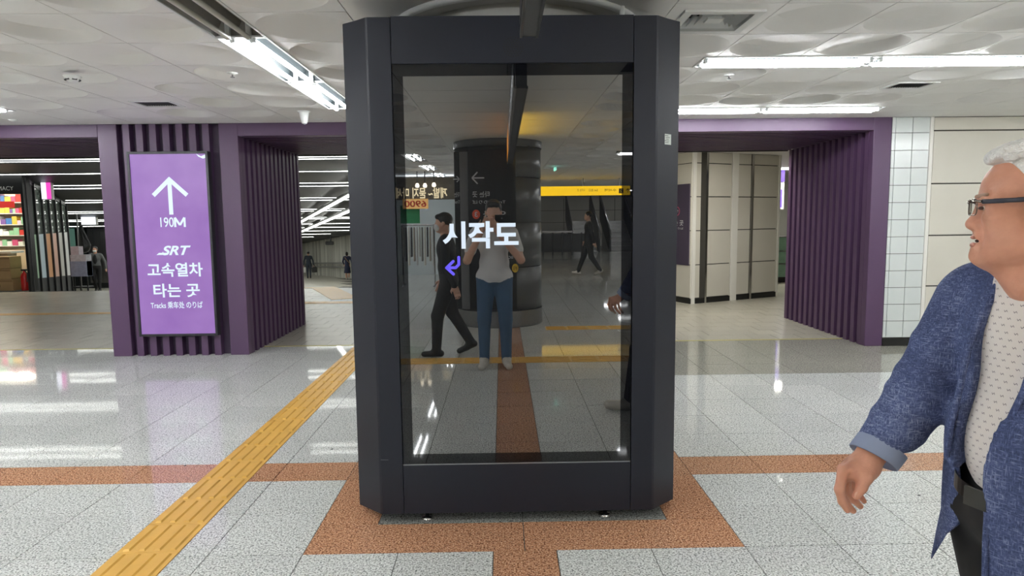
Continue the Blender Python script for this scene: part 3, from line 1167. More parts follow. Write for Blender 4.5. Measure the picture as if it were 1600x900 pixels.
for (hx, hz) in holes_:
    n = 8
    rose.add([(sp.x + hx + .0038 * math.cos(2 * math.pi * k / n), KY0 - .0016, sp.z + hz + .0038 * math.sin(2 * math.pi * k / n)) for k in range(n)], [tuple(range(n))])
rose.build('speaker_holes', M_KIOSK_GAP, kiosk)['kind'] = 'stuff'


def glass_mat(name, refl, base, rough=0.0):
    m, nt, b = new_mat(name)
    N, L = nt.nodes, nt.links
    b.inputs['Base Color'].default_value = lin(base)
    b.inputs['Roughness'].default_value = 0.5
    b.inputs['Specular IOR Level'].default_value = 0.0
    gl = N.new('ShaderNodeBsdfGlossy')
    gl.inputs['Roughness'].default_value = rough
    mx = N.new('ShaderNodeMixShader')
    mx.inputs[0].default_value = refl
    L.new(b.outputs[0], mx.inputs[1]); L.new(gl.outputs[0], mx.inputs[2])
    L.new(mx.outputs[0], nt.nodes['Material Output'].inputs['Surface'])
    return m


M_SCREEN = glass_mat('display_glass', 0.30, (28, 29, 30))
M_BEZEL = glass_mat('black_border_glass', 0.05, (13, 14, 18))
scr = MB().box(SX0 + .004, SX1 - .004, KY0 + .003, KY0 + .012, zb, zt).build('glass', M_BEZEL, kiosk)
d0, d1 = at(638, 707, MIRROR_Y), at(973, 118, MIRROR_Y)
DX0, DX1, DZ0, DZ1 = -.4715, .5965, .366, 2.2585
MB().box(DX0, DX1, MIRROR_Y, MIRROR_Y + .004, DZ0, DZ1).build('display', M_SCREEN, kiosk)
M_UI = emis('screen_white', (226, 240, 255), 0.95)
M_UI2 = emis('screen_violet', (108, 92, 255), 0.9)
text_px('screen_text', '시작도', (692, 345), (810, 389), MIRROR_Y - .0012, M_UI, kiosk, bold=.034)
a = at(719, 402, MIRROR_Y); b2 = at(694, 418.5, MIRROR_Y)
yk = MIRROR_Y - .0012
w = .0145
rx, rz_ = a.x, a.z
lx, lz = b2.x, b2.z
b_ = MB()


def stroke(b_, p, q, w, y=yk):
    p, q = Vector((p[0], p[1])), Vector((q[0], q[1]))
    t = (q - p).normalized(); n = Vector((-t.y, t.x)) * w / 2
    b_.add([(v.x, y, v.y) for v in (p - n, q - n, q + n, p + n)], [(0, 1, 2, 3)])
    for c in (p, q):
        b_.add([(c.x + w / 2 * math.cos(k * math.pi / 5), y, c.y + w / 2 * math.sin(k * math.pi / 5)) for k in range(10)], [tuple(range(10))])


rx -= w / 2
stroke(b_, (rx, rz_), (rx, lz + .016), w)
stroke(b_, (rx, lz + .016), (rx - .016, lz), w)
stroke(b_, (rx - .016, lz), (lx + .012, lz), w)
stroke(b_, (lx + .012, lz), (lx + .046, lz + .032), w)
stroke(b_, (lx + .012, lz), (lx + .046, lz - .032), w)
b_.build('screen_arrow', M_UI2, kiosk)
for (px, py) in ((666, 808), (947, 803)):
    q = fl(px, py, .03)
    MB().lathe((q.x, KY0 + .05, 0), [(0, .06), (.012, .06), (.012, .014), (.028, .012), (.03, 0)], 16).build('levelling_foot', M_CHROME, kiosk)
for (qx, qy) in ((-.5, 4.8), (.6, 4.8)):
    MB().lathe((qx, qy, 0), [(0, .06), (.012, .06), (.012, .014), (.028, .012), (.03, 0)], 12).build('levelling_foot', M_CHROME, kiosk)
# sticker on the chamfer
s0, s1 = at(1037, 226, 3.385), at(1050, 210, 3.40)
tdir = Vector((CHX, CHY, 0)).normalized()
nrm = Vector((tdir.y, -tdir.x, 0))
t0 = (s0.x - FX1) / CHX
c0 = Vector((FX1, KY0, 0)) + Vector((CHX, CHY, 0)) * t0 + nrm * .0015
MB().quad(c0 + Vector((0, 0, s0.z)), c0 + tdir * .055 + Vector((0, 0, s0.z)), c0 + tdir * .055 + Vector((0, 0, s1.z)), c0 + Vector((0, 0, s1.z))).build('sticker', mat('sticker_paper', (206, 212, 206), .5), kiosk)
for k in range(5):
    z = s1.z - .008 - .0085 * k
    c1 = c0 + nrm * .0006 + tdir * .006 + Vector((0, 0, z))
    MB().obox(c1 + tdir * (.010 + .011 * random.random()), tdir * (.010 + .008 * random.random()), nrm * .0002, (0, 0, .0014)).build('sticker_line', mat('print_grey', (90, 100, 96), .6), kiosk)
# wear marks
for (pa, pb) in (((595, 719), (607, 719)),):
    q0, q1 = at(pa[0], pa[1], KY0), at(pb[0], pb[1], KY0)
    MB().quad((q0.x, KY0 - .0008, q0.z), (q1.x, KY0 - .0008, q1.z), (q1.x, KY0 - .0008, q1.z + .003), (q0.x, KY0 - .0008, q0.z + .004)).build('scratch', mat('bare_scuff', (84, 84, 86), .5), kiosk)

# ================================================================== hanging sign running away over the camera
hs = thing('hanging_sign', 'long dark ceiling sign seen end-on, hanging in front of the kiosk top', 'sign', (.12, 1.6, 2.68))
HSX0, HSX1, HSZ0 = .086, .153, 2.30
bx('casing', HSX0, HSX1, -2.45, 2.79, HSZ0, 2.615, mat('sign_casing', (74, 76, 78), .45, noise=.06), hs, .003)
bx('edge_profile', HSX0 - .004, HSX0 + .006, -2.45, 2.795, HSZ0 - .004, HSZ0 + .012, M_STEEL, hs)
bx('edge_profile', HSX1 - .006, HSX1 + .004, -2.45, 2.795, HSZ0 - .004, HSZ0 + .012, M_DARKGREY, hs)
bx('sign_face', HSX0 - .006, HSX0 - .001, -.6, 2.7, HSZ0 + .02, 2.60, M_BLACK, hs)
bx('orange_face', HSX0 - .006, HSX0 - .001, -2.40, -.65, HSZ0 + .02, 2.60, emis('orange_lightbox', (236, 150, 40), 1.8), hs)
bx('yellow_face', HSX1 + .001, HSX1 + .006, -2.40, -.65, HSZ0 + .02, 2.60, emis('yellow_lightbox', (250, 200, 20), 9.0), hs)
text('lettering', '지하철 타는 곳  Tracks  3', (HSX0 - .007, 2.5, 2.39), (0, -1, 0), 2.6, .13, M_WHITE_TXT, hs, bold=.02)
for yy in (2.2, .2, -2.0):
    MB().tube([(.12, yy, 2.61), (.12, yy, CZ)], .012, 8).build('hanger', M_STEEL, hs)

# ================================================================== purple portals
PY0, PY1 = 7.78, 10.1
ribW, ribD, pitch = .085, .07, .161


def ribs_along_y(parent, xface, sgn, z0, z1):
    """upright ribs on the inner flank of a portal"""
    k = 0
    y = PY0 + .10
    while y + ribW < PY1:
        x0, x1 = (xface, xface + sgn * ribD)
        bx('slat', min(x0, x1), max(x0, x1), y, y + ribW, z0, z1, M_PURPLE, parent)
        y += pitch
        k += 1


BZ = 2.535
# left pillar
pl = thing('portal_pillar', 'ribbed purple portal pillar carrying the lit purple sign', 'pillar', (-3.8, 8.9, 0))
PLX0, PLX1 = -4.585, -3.0
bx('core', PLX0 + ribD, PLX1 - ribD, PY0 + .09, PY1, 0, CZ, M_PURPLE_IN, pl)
bx('corner_board', PLX0, PLX0 + .215, PY0, PY0 + .10, 0, CZ, M_PURPLE, pl, .004)
bx('corner_board', PLX1 - .215, PLX1, PY0, PY0 + .10, 0, CZ, M_PURPLE, pl, .004)
x = PLX0 + .215 + .065
while x + .075 < PLX1 - .215:
    bx('slat', x, x + .075, PY0 + .004, PY0 + .092, 0, CZ - .002, M_PURPLE, pl)
    x += .1505
ribs_along_y(pl, PLX1 - ribD, 1, 0, BZ)
ribs_along_y(pl, PLX0, 1, 0, BZ)
# right jamb
pr = thing('portal_pillar', 'ribbed purple portal jamb standing against the white wall tiles', 'pillar', (4.42, 8.9, 0))
PRX0, PRX1 = 4.315, 4.525
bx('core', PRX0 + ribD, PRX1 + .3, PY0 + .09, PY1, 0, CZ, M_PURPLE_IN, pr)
bx('corner_board', PRX0, PRX1, PY0, PY0 + .10, 0, CZ, M_PURPLE, pr, .004)
ribs_along_y(pr, PRX0, 1, 0, BZ)
# beams
for (x0, x1, lab) in ((PLX1, PRX0, 'long purple portal beam with a slatted underside, passing behind the kiosk'),
                      (-9.6, PLX0, 'purple portal beam with a slatted underside above the pharmacy passage')):
    bm_ = thing('portal_beam', lab, 'beam', ((x0 + x1) / 2, 8.9, BZ))
    bx('fascia', x0, x1, PY0, PY0 + .10, BZ, CZ - .001, M_PURPLE, bm_, .003)
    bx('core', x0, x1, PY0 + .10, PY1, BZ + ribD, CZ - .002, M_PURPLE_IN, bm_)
    y = PY0 + .10
    while y + ribW < PY1:
        bx('slat', x0, x1, y + .02, y + ribW, BZ, BZ + ribD, M_PURPLE, bm_)
        y += pitch
    bx('rear_fascia', x0, x1, PY1, PY1 + .05, BZ - .01, 3.2, M_BLACK, bm_)
pf_ = thing('portal_pillar', 'purple portal pillar of the pharmacy passage, out of the picture', 'pillar', (-10.3, 8.9, 0))
bx('core', -11.0, -9.6, PY0, PY1, 0, CZ, M_PURPLE, pf_)
for (x0, x1) in ((-10.5, -10.4), (-10.2, -10.1)):
    bx('slat', x0, x1, PY0 - .05, PY0, 0, CZ, M_PURPLE, pf_)

# lit sign on the pillar
SY = 7.705
lb = thing('lightbox_sign', 'tall lit purple sign with a white arrow pointing to the express train', 'sign', (-3.8, 7.74, .23))
q0, q1 = at(217.5, 526, SY), at(326, 236, SY)
LX0, LX1, LZ0, LZ1 = -4.228, -3.318, q0.z, q1.z
fw_ = .028
M_FRAME = mat('sign_frame', (56, 56, 60), .35, metal=.4)
bx('frame', LX0, LX0 + fw_, SY - .012, PY0 + .004, LZ0, LZ1, M_FRAME, lb, .003)
bx('frame', LX1 - fw_, LX1, SY - .012, PY0 + .004, LZ0, LZ1, M_FRAME, lb, .003)
bx('frame', LX0 + fw_, LX1 - fw_, SY - .012, PY0 + .004, LZ0, LZ0 + fw_, M_FRAME, lb, .003)
bx('frame', LX0 + fw_, LX1 - fw_, SY - .012, PY0 + .004, LZ1 - fw_, LZ1, M_FRAME, lb, .003)
m, nt, b = new_mat('purple_lightbox')
N, L = nt.nodes, nt.links
geo = N.new('ShaderNodeNewGeometry')
nz = N.new('ShaderNodeTexNoise'); nz.inputs['Scale'].default_value = 2.2; nz.inputs['Detail'].default_value = 3
L.new(geo.outputs['Position'], nz.inputs['Vector'])
rp = N.new('ShaderNodeValToRGB')
rp.color_ramp.elements[0].position = .3; rp.color_ramp.elements[0].color = lin((136, 96, 170))
rp.color_ramp.elements[1].position = .7; rp.color_ramp.elements[1].color = lin((158, 122, 188))
L.new(nz.outputs['Fac'], rp.inputs['Fac'])
L.new(rp.outputs['Color'], b.inputs['Emission Color'])
b.inputs['Emission Strength'].default_value = 0.75
b.inputs['Base Color'].default_value = lin((96, 70, 116))
b.inputs['Roughness'].default_value = .3
b.inputs['Specular IOR Level'].default_value = .3
bx('face', LX0 + fw_, LX1 - fw_, SY, SY + .01, LZ0 + fw_, LZ1 - fw_, m, lb)
M_SIGN_W = emis('lightbox_white', (228, 246, 255), 1.0)
ty = SY - .0015
c = at(266, 307, ty)
strokes('arrow', [((0, -1), (0, .95)), ((-.93, .06), (.07, 1.0)), ((.93, .06), (-.07, 1.0))], (c.x, ty, c.z), (1, 0, 0), .205, .047, M_SIGN_W, lb)
text_px('lettering', '190', (251, 339.5), (271, 355), ty, M_SIGN_W, lb, bold=.008)
strokes('lettering', [((-1, -1), (-1, 1)), ((-1, 1), (0, -.6)), ((0, -.6), (1, 1)), ((1, 1), (1, -1))], tuple(at(281, 347.3, ty)), (1, 0, 0), .054, .024, M_SIGN_W, lb)
text_px('logo', 'SRT', (253, 383.5), (298, 399), ty, M_SIGN_W, lb, bold=.03, shear=.35)
c0, c1 = at(244.5, 398.5, ty), at(262, 396, ty)
MB().add([(c0.x, ty, c0.z), (c1.x, ty, c0.z), (c1.x + .02, ty, c0.z + .025), (c0.x + .03, ty, c0.z + .025)], [(0, 1, 2, 3)]).build('logo_tail', M_SIGN_W, lb)
text_px('lettering', '고속열차', (231, 410), (316, 433), ty, M_SIGN_W, lb, bold=.022)
text_px('lettering', '타는 곳', (240.5, 442.5), (311.5, 465), ty, M_SIGN_W, lb, bold=.022)
text_px('lettering', 'Tracks 乘车处 のりば', (236, 470.5), (316.5, 482.5), ty, M_SIGN_W, lb, bold=.012)
c = at(314, 243, ty)
MB().add([(c.x - .055, ty, c.z + .02), (c.x - .03, ty, c.z - .012), (c.x + .02, ty, c.z - .035), (c.x + .045, ty, c.z - .028), (c.x + .05, ty, c.z + .012), (c.x + .0, ty, c.z - .008)],
         [(0, 1, 2, 5), (5, 2, 3, 4)]).build('worn_corner', M_SIGN_W, lb)

# ================================================================== right-hand wall
wr = bx('wall_right', 4.525, 11.0, 7.79, 8.0, 0, CZ, M_JOINT)
tag(wr, 'pale wall of white tiles and beige panels beside the portal', None, None, 'structure')
tile_rows = [.1 + .2 * k for k in range(0, 13)] + [CZ]
tile_cols = [4.527, 4.568, 4.768, 4.968]
wt_cache = {}
for i in range(len(tile_cols) - 1):
    for j in range(len(tile_rows) - 1):
        w_, h_ = tile_cols[i + 1] - tile_cols[i], tile_rows[j + 1] - tile_rows[j]
        k = (round(w_, 3), round(h_, 3))
        if k not in wt_cache:
            wt_cache[k] = MB().box(-w_ / 2 + .003, w_ / 2 - .003, -.012, 0, -h_ / 2 + .003, h_ / 2 - .003).mesh('wall_tile')
            wt_cache[k].materials.append(M_TILE)
        obj('wall_tile', wt_cache[k], None, wr, ((tile_cols[i] + tile_cols[i + 1]) / 2, 7.792, (tile_rows[j] + tile_rows[j + 1]) / 2), world=False)
bx('corner_trim', 4.970, 5.012, 7.772, 7.80, .0, CZ, M_TRIM, wr, .003)
pz = [.098, .714, 1.312, 1.915, 2.523, CZ]
px_ = [5.014, 6.214, 7.414, 8.614, 9.814, 11.0]
for i in range(5):
    for j in range(5):
        bx('wall_panel', px_[i] + .003, px_[i + 1] - .003, 7.778, 7.795, pz[j] + .0075, pz[j + 1] - .0075, M_PANEL, wr, .002)
bb = bx('baseboard_right', 4.527, 11.0, 7.770, 7.80, 0, .092, M_BLACK_BASE)
tag(bb, 'low black skirting under the white wall tiles and beige panels', None, None, 'structure')
bx('skirting_joint', 4.966, 5.010, 7.764, 7.782, 0, .094, M_TRIM, bb)


# ================================================================== passage behind the left and middle portals
DIRV = Vector((-.43, 1, 0)).normalized()
NRV = Vector((1, .43, 0)).normalized()
M_PCEIL = mat('black_passage_ceiling', (26, 28, 30), .5, noise=.1)
pc = MB()
for (a, b_) in ((10.12, 15.5), (15.5, 26), (26, 64)):
    za, zb_ = 2.86 + prof(a), 2.86 + prof(b_)
    pc.add([(-34, a, za), (1.2, a, za), (1.2, b_, zb_), (-34, b_, zb_), (-34, a, za + .2), (1.2, a, za + .2), (1.2, b_, zb_ + .2), (-34, b_, zb_ + .2)],
           [(0, 3, 2, 1), (4, 5, 6, 7), (0, 1, 5, 4), (2, 3, 7, 6), (1, 2, 6, 5)])
pco = pc.build('ceiling_passage', M_PCEIL)
tag(pco, 'black passage ceiling with dark baffles and lines of light', None, None, 'structure')
PAIRS = [(11.9, 12.3), (15.0, 15.42), (17.1, 17.6), (19.8, 20.3), (22.5, 23.0), (25.0, 25.5), (28.0, 28.5), (31.0, 31.5), (34.5, 35.0), (38.5, 39.0), (43, 43.5), (48, 48.5), (54, 54.5)]  # the last two pairs are added to brighten the far ramp
PN = ['first', 'second', 'third', 'fourth', 'fifth', 'sixth', 'seventh', 'eighth', 'ninth', 'tenth', 'eleventh', 'twelfth', 'thirteenth']


def bar_ends(y):
    xa = -16 if y < 15.5 else (-10.9 - .437 * (y - 15.6) if y < 20.1 else -13.2 - .62 * (y - 20.1))
    xb = -.5 if y < 28 else -.5 - .50 * (y - 20)
    return xa, xb


for i, (ya, yb) in enumerate(PAIRS):
    y2 = PAIRS[i + 1][0] - .12 if i + 1 < len(PAIRS) else 60
    y1 = yb + .12
    z1, z2 = 2.86 + prof(y1), 2.86 + prof(y2)
    MB().add([(-34, y1, z1 - .2), (1.0, y1, z1 - .2), (1.0, y2, z2 - .2), (-34, y2, z2 - .2), (-34, y1, z1), (1.0, y1, z1), (1.0, y2, z2), (-34, y2, z2)],
             [(0, 3, 2, 1), (0, 1, 5, 4), (2, 3, 7, 6)]).build('baffle', M_PCEIL, pco)
    for q_, yy in enumerate((ya, yb)):
        z = 2.86 + prof(yy) - .19
        w_ = .015 if yy < 17 else (.03 if yy < 24 else .11)  # far bars widened to throw more light on the ramp
        xa, xb = bar_ends(yy)
        lt = bx('light_line', xa, xb, yy, yy + w_, z, z + .008, M_LINE)
        tag(lt, 'thin white light line on the black passage ceiling, %s one of the %s pair' % (('near', 'far')[q_], PN[i]), 'lamp', 'light lines across the passage ceiling')
for (p0, p1, lab) in (((548, 304, 16.5), (470, 347, 25.0), 'bright diagonal light line under the passage ceiling, nearer of two'),
                      ((550, 328, 20.0), (471, 362, 31.0), 'bright diagonal light line under the passage ceiling, farther of two')):
    a, c = at(p0[0], p0[1], p0[2]), at(p1[0], p1[1], p1[2])
    a2 = a + (a - c) * .2
    c2 = c + (c - a) * .15
    t_ = thing('light_line', lab, 'lamp', a)
    MB().tube([a2, c2], .034, 6).build('light_bar', M_LINE, t_)
    MB().tube([a2 + Vector((0, 0, .07)), c2 + Vector((0, 0, .07))], .05, 6).build('rail', M_BLACK, t_)

# concrete wall of the ramp
m, nt, b = new_mat('board_marked_concrete')
N, L = nt.nodes, nt.links
geo = N.new('ShaderNodeNewGeometry')
mp = N.new('ShaderNodeMapping'); mp.inputs['Scale'].default_value = (2.5, 2.5, .12)
nz = N.new('ShaderNodeTexNoise'); nz.inputs['Scale'].default_value = 1.0; nz.inputs['Detail'].default_value = 6
L.new(geo.outputs['Position'], mp.inputs['Vector']); L.new(mp.outputs['Vector'], nz.inputs['Vector'])
rp = N.new('ShaderNodeValToRGB')
rp.color_ramp.elements[0].position = .35; rp.color_ramp.elements[0].color = lin((150, 150, 140))
rp.color_ramp.elements[1].position = .65; rp.color_ramp.elements[1].color = lin((206, 206, 196))
L.new(nz.outputs['Fac'], rp.inputs['Fac']); L.new(rp.outputs['Color'], b.inputs['Base Color'])
b.inputs['Roughness'].default_value = .7
M_CONC = m
wa = at(560, 427, 39.0); wb = at(470, 430.5, 60.0)
wd = (wb - wa); wd.z = 0
wallp = MB()
A0 = Vector((wa.x, wa.y, 0)) - wd * .55
A1 = Vector((wb.x, wb.y, 0)) + wd * .2
n_ = Vector((wd.y, -wd.x, 0)).normalized() * .3
wallp.prism([A0[:2], A1[:2], (A1 + n_)[:2], (A0 + n_)[:2]], -4.2, 2.6)
wl = wallp.build('wall_passage', M_CONC)
tag(wl, 'tall pale board-marked concrete wall of the ramp', None, None, 'structure')
for i in range(1, 24):
    c = A0 + (A1 - A0) * (i / 24)
    MB().obox((c.x, c.y, -.8), wd.normalized() * .015, n_.normalized() * .004, (0, 0, 3.2)).build('joint', mat('concrete_joint', (120, 118, 108), .8), wl)
hr = thing('handrail', 'steel handrail along the concrete ramp wall', 'handrail', (wa.x, wa.y, prof(wa.y)))
r0 = Vector((wa.x, wa.y, prof(wa.y) + .95)) - n_ * .9; r1 = Vector((wb.x, wb.y, prof(wb.y) + .95)) - n_ * .9
MB().tube([r0 - (r1 - r0) * .3, r1 + (r1 - r0) * .1], .045, 8).build('rail', M_STEEL, hr)
MB().tube([r0 - (r1 - r0) * .3 - Vector((0, 0, .25)), r1 + (r1 - r0) * .1 - Vector((0, 0, .25))], .045, 8).build('rail', M_STEEL, hr)
for i in range(9):
    c = r0 + (r1 - r0) * (i / 8 - .1)
    MB().tube([c + Vector((0, 0, -.25)), c, c + n_ * .6], .03, 6).build('bracket', M_STEEL, hr)
q = at(515, 365, 38.0)
q.z = min(q.z, 2.86 + prof(38) - .75)
cc = thing('security_camera', 'small dark camera under the passage ceiling above the concrete wall', 'security camera', (q.x, 38, q.z))
MB().box(q.x - .25, q.x + .2, 37.9, 38.1, q.z - .1, q.z + .1, .03).build('body', M_DARKGREY, cc)
MB().tube([(q.x + .05, 38, q.z + .1), (q.x + .05, 38, q.z + .45)], .04, 8).build('stem', M_DARKGREY, cc)
# end wall closing the passage
ew = bx('wall_passage_end', -36, 2, 64, 64.3, -5, 3.4, M_CONC)
tag(ew, 'far end wall of the ramp', None, None, 'structure')
bw = bx('wall_divider', -.4, 1.2, 10.15, 64, -4.5, 3.0, M_PANEL)
tag(bw, 'pale wall dividing the ramp from the room behind the kiosk', None, None, 'structure')

# ------------------------------------------------------------------ pharmacy
PH_Y = 15.55
ph = thing('pharmacy_shop', 'black fronted pharmacy with an open lit shop window', 'shop', (-13.5, 15.6, 0))
xo = at(41, 400, PH_Y).x
ztop = at(10, 303, PH_Y).z
bx('fascia', -18, -10.95, PH_Y, PH_Y + .25, ztop, 2.9, M_BLACK, ph)
bx('pier', xo, -10.95, PH_Y, PH_Y + .25, 0, ztop, M_BLACK, ph)
bx('side_wall', -18, -17.8, PH_Y, 20, 0, 2.9, M_PANEL, ph)
M_SHOP = mat('shop_interior', (210, 196, 170), .6, noise=.05)
bx('rear_wall', -18, -12.3, 18.4, 18.5, -.2, 2.9, M_SHOP, ph)
MB().prism([(-18, 15.8), (-11.12, 15.8), (-12.25, 18.4), (-18, 18.4)], 2.42, 2.5).build('shop_ceiling', mat('shop_ceiling_white', (222, 220, 212), .6), ph)
bx('shop_lamp', -14.6, -11.9, 16.0, 16.4, 2.39, 2.42, emis('shop_light', (255, 246, 228), 20.0), ph)
bx('shop_lamp', -14.6, -12.3, 17.2, 17.6, 2.39, 2.42, MATS['shop_light'], ph)
tx = at(21.5, 298, PH_Y).x
tz = at(10, 297.5, PH_Y).z
text('lettering', 'PHARMACY', (tx - .68, PH_Y - .006, tz), (1, 0, 0), .68, .092, M_WHITE_PAINT, ph)
# shelf unit with products
SHY = 16.9
sh = thing('shelf_unit', 'pharmacy shelves packed with small coloured boxes', 'shelf', (-13, SHY, 0))
lv = [1.02, 1.28, 1.55, 1.83, 2.1]
for z in lv:
    bx('shelf_board', -15.2, -11.85, SHY, SHY + .4, z - .02, z, M_TRIM, sh)
bx('shelf_back', -15.2, -11.85, SHY + .4, SHY + .43, .9, 2.35, M_SHOP, sh)
bx('upright', -11.87, -11.83, SHY, SHY + .4, .9, 2.35, M_TRIM, sh)
bx('upright', -13.4, -13.36, SHY, SHY + .4, .9, 2.35, M_TRIM, sh)
PCOL = [(214, 90, 130), (90, 160, 90), (240, 240, 236), (70, 120, 180), (230, 190, 80), (200, 60, 50), (150, 200, 160), (240, 200, 215), (120, 90, 150), (235, 235, 220)]
PM = [mat('carton_%d' % i, c, .5) for i, c in enumerate(PCOL)]
CN = ['pink', 'green', 'white', 'blue', 'yellow', 'red', 'mint', 'pale pink', 'violet', 'cream']
rnd = random.Random(3)
bme = MB().box(-.5, .5, -.5, .5, 0, 1).mesh('carton')
ORD = ['first', 'second', 'third', 'fourth', 'fifth', 'sixth', 'seventh', 'eighth', 'ninth', 'tenth', 'eleventh', 'twelfth', 'thirteenth', 'fourteenth']
LV = ['lowest', 'second', 'middle', 'fourth', 'top']
for li, z in enumerate(lv):
    x = -12.95
    nb = 0
    while x < -12.02:
        w_ = rnd.uniform(.07, .16); h_ = rnd.uniform(.09, .2); i = rnd.randrange(10)
        o = bpy.data.objects.new('medicine_box', bme if False else bme.copy())
        o.data.materials.append(PM[i])
        COL.objects.link(o)
        o.location = (x + w_ / 2, SHY + .1, z + .001); o.scale = (w_ * .94, .16, h_)
        tag(o, '%s medicine box, %s from the near end on the %s pharmacy shelf' % (CN[i], ORD[nb], LV[li]), 'box', 'boxes on the pharmacy shelves')
        nb += 1
        x += w_
ct = thing('shop_counter', 'white pharmacy counter in front of the shelves', 'counter', (-13, 16.3, 0))
bx('worktop', -14.6, -11.75, 16.1, 16.55, .86, .91, M_TRIM, ct)
bx('front', -14.6, -11.9, 16.2, 16.5, 0, .86, mat('counter_front', (176, 158, 128), .6), ct)
M_CARD = mat('cardboard', (168, 138, 98), .75, noise=.1, nscale=8)
for i, (z0, z1, lab) in enumerate(((0, .27, 'bottom cardboard box of the stack in the pharmacy'), (.275, .52, 'middle cardboard box of the stack in the pharmacy'), (.525, .80, 'top cardboard box of the stack in the pharmacy'))):
    x1 = at(26 + (i == 0) * 2, 430, 15.9).x
    t_ = thing('cardboard_box', lab, 'box', (x1 - .4, 15.9, z0), group='stacked cardboard boxes')
    bx('carton', x1 - .95, x1, 15.72, 16.1, z0, z1, M_CARD, t_, .006)
    bx('tape', x1 - .94, x1 - .01, 15.717, 15.72, z1 - .06, z1 - .02, mat('brown_tape', (140, 110, 74), .3), t_)
    bx('print', x1 - .7, x1 - .3, 15.716, 15.72, z0 + .09, z0 + .15, mat('carton_print', (90, 66, 44), .7), t_)
fe = thing('fire_extinguisher', 'red fire extinguisher on the pharmacy floor beside the cardboard boxes', 'fire extinguisher', (at(39, 440, 15.8).x, 15.8, 0))
q = at(39, 440, 15.8)
MB().lathe((q.x, 15.8, 0), [(0, 0), (.075, 0), (.08, .02), (.08, .33), (.05, .40), (.025, .42), (.025, .46), (0, .46)], 16).build('cylinder', mat('extinguisher_red', (190, 30, 28), .3), fe)
MB().box(q.x - .06, q.x + .06, 15.78, 15.82, .46, .50).build('handle', M_BLACK, fe)
MB().tube([(q.x + .02, 15.8, .46), (q.x + .1, 15.76, .4), (q.x + .09, 15.74, .2)], .012, 6).build('hose', M_BLACK, fe)
q = at(38, 325, 16.2)
pst = thing('notice_board', 'blue notice with a white sheet hanging in the pharmacy window', 'notice', (q.x, 16.2, 1.2))
bx('blue_sheet', q.x - .06, q.x + .07, 16.2, 16.22, 1.86, 2.15, mat('notice_blue', (60, 130, 200), .5), pst)
bx('white_sheet', q.x - .06, q.x + .07, 16.2, 16.22, 1.5, 1.85, mat('notice_white', (222, 222, 218), .5), pst)
q = at(5, 320, 16.2)
rs = bx('red_notice', q.x - .2, q.x + .25, 16.2, 16.23, 1.95, 2.1, emis('red_sign', (230, 60, 50), .8))
tag(rs, 'small red lit sign inside the pharmacy window', 'sign')
# glazed side of the pharmacy running down the ramp
g0, g1 = Vector((-11.0, 15.65, 0)), Vector((-12.9, 20.0, 0))
gd = (g1 - g0).normalized(); gn = Vector((gd.y, -gd.x, 0))
gl_ = thing('shop_glazing', 'row of tall framed glass panels with posters along the ramp', 'glazing', (-11.9, 17.8, 0))
M_GGLASS = mat('poster_glass', (120, 132, 126), .08, spec=.6, noise=.25, nscale=3)
POST = [(150, 176, 150), (170, 186, 190), (196, 150, 110), (206, 170, 150), (186, 186, 176), (206, 208, 202)]
nP = 6
for i in range(nP + 1):
    c = g0 + (g1 - g0) * (i / nP)
    zt_ = 2.62 - .49 * i / nP
    zb_ = prof(c.y) - .05
    MB().obox((c.x, c.y, (zt_ + zb_) / 2), gd * .035, gn * .06, (0, 0, (zt_ - zb_) / 2)).build('mullion', M_BLACK, gl_)
for i in range(nP):
    c = g0 + (g1 - g0) * ((i + .5) / nP)
    hl = (g1 - g0).length / nP / 2 - .04
    zb_, zt_ = prof(c.y) + .30 - .05 * i, 2.54 - .49 * (i + .5) / nP
    MB().obox((c.x, c.y, (zt_ + 1.3) / 2), gd * hl, gn * .01, (0, 0, (zt_ - 1.3) / 2)).build('pane', M_GGLASS, gl_)
    MB().obox((c.x, c.y, (1.3 + zb_) / 2), gd * hl, gn * .015, (0, 0, (1.3 - zb_) / 2)).build('poster', emis('poster_%d' % i, POST[i], .32, POST[i]), gl_)  # poster glow stands in for shop light coming through the glass
MB().add([tuple(g0 + gn * .02 + Vector((0, 0, -.6))), tuple(g1 + gn * .02 + Vector((0, 0, -.9))), tuple(g1 + gn * .02 + Vector((0, 0, .02))), tuple(g0 + gn * .02 + Vector((0, 0, .28))),
          tuple(g0 - gn * .02 + Vector((0, 0, -.6))), tuple(g1 - gn * .02 + Vector((0, 0, -.9))), tuple(g1 - gn * .02 + Vector((0, 0, .02))), tuple(g0 - gn * .02 + Vector((0, 0, .28)))],
         [(0, 1, 2, 3), (4, 7, 6, 5), (3, 2, 6, 7), (0, 4, 5, 1)]).build('plinth', M_DARKGREY, gl_)
MB().add([tuple(g0 + gn * .03 + Vector((0, 0, 2.55))), tuple(g1 + gn * .03 + Vector((0, 0, 2.06))), tuple(g1 + gn * .03 + Vector((0, 0, 2.16))), tuple(g0 + gn * .03 + Vector((0, 0, 2.65))),
          tuple(g0 - gn * .1 + Vector((0, 0, 2.55))), tuple(g1 - gn * .1 + Vector((0, 0, 2.06))), tuple(g1 - gn * .1 + Vector((0, 0, 2.16))), tuple(g0 - gn * .1 + Vector((0, 0, 2.65)))],
         [(0, 1, 2, 3), (4, 7, 6, 5), (3, 2, 6, 7), (0, 4, 5, 1)]).build('head_panel', M_DARKGREY, gl_)
q = at(72, 298, 16.6)
ls = thing('lightbox_sign', 'small glowing pink and white projecting sign above the glass panels', 'sign', (q.x, 16.6, q.z))
bx('casing', q.x - .08, q.x + .16, 16.55, 16.65, q.z - .22, q.z + .22, M_WHITE_METAL, ls)
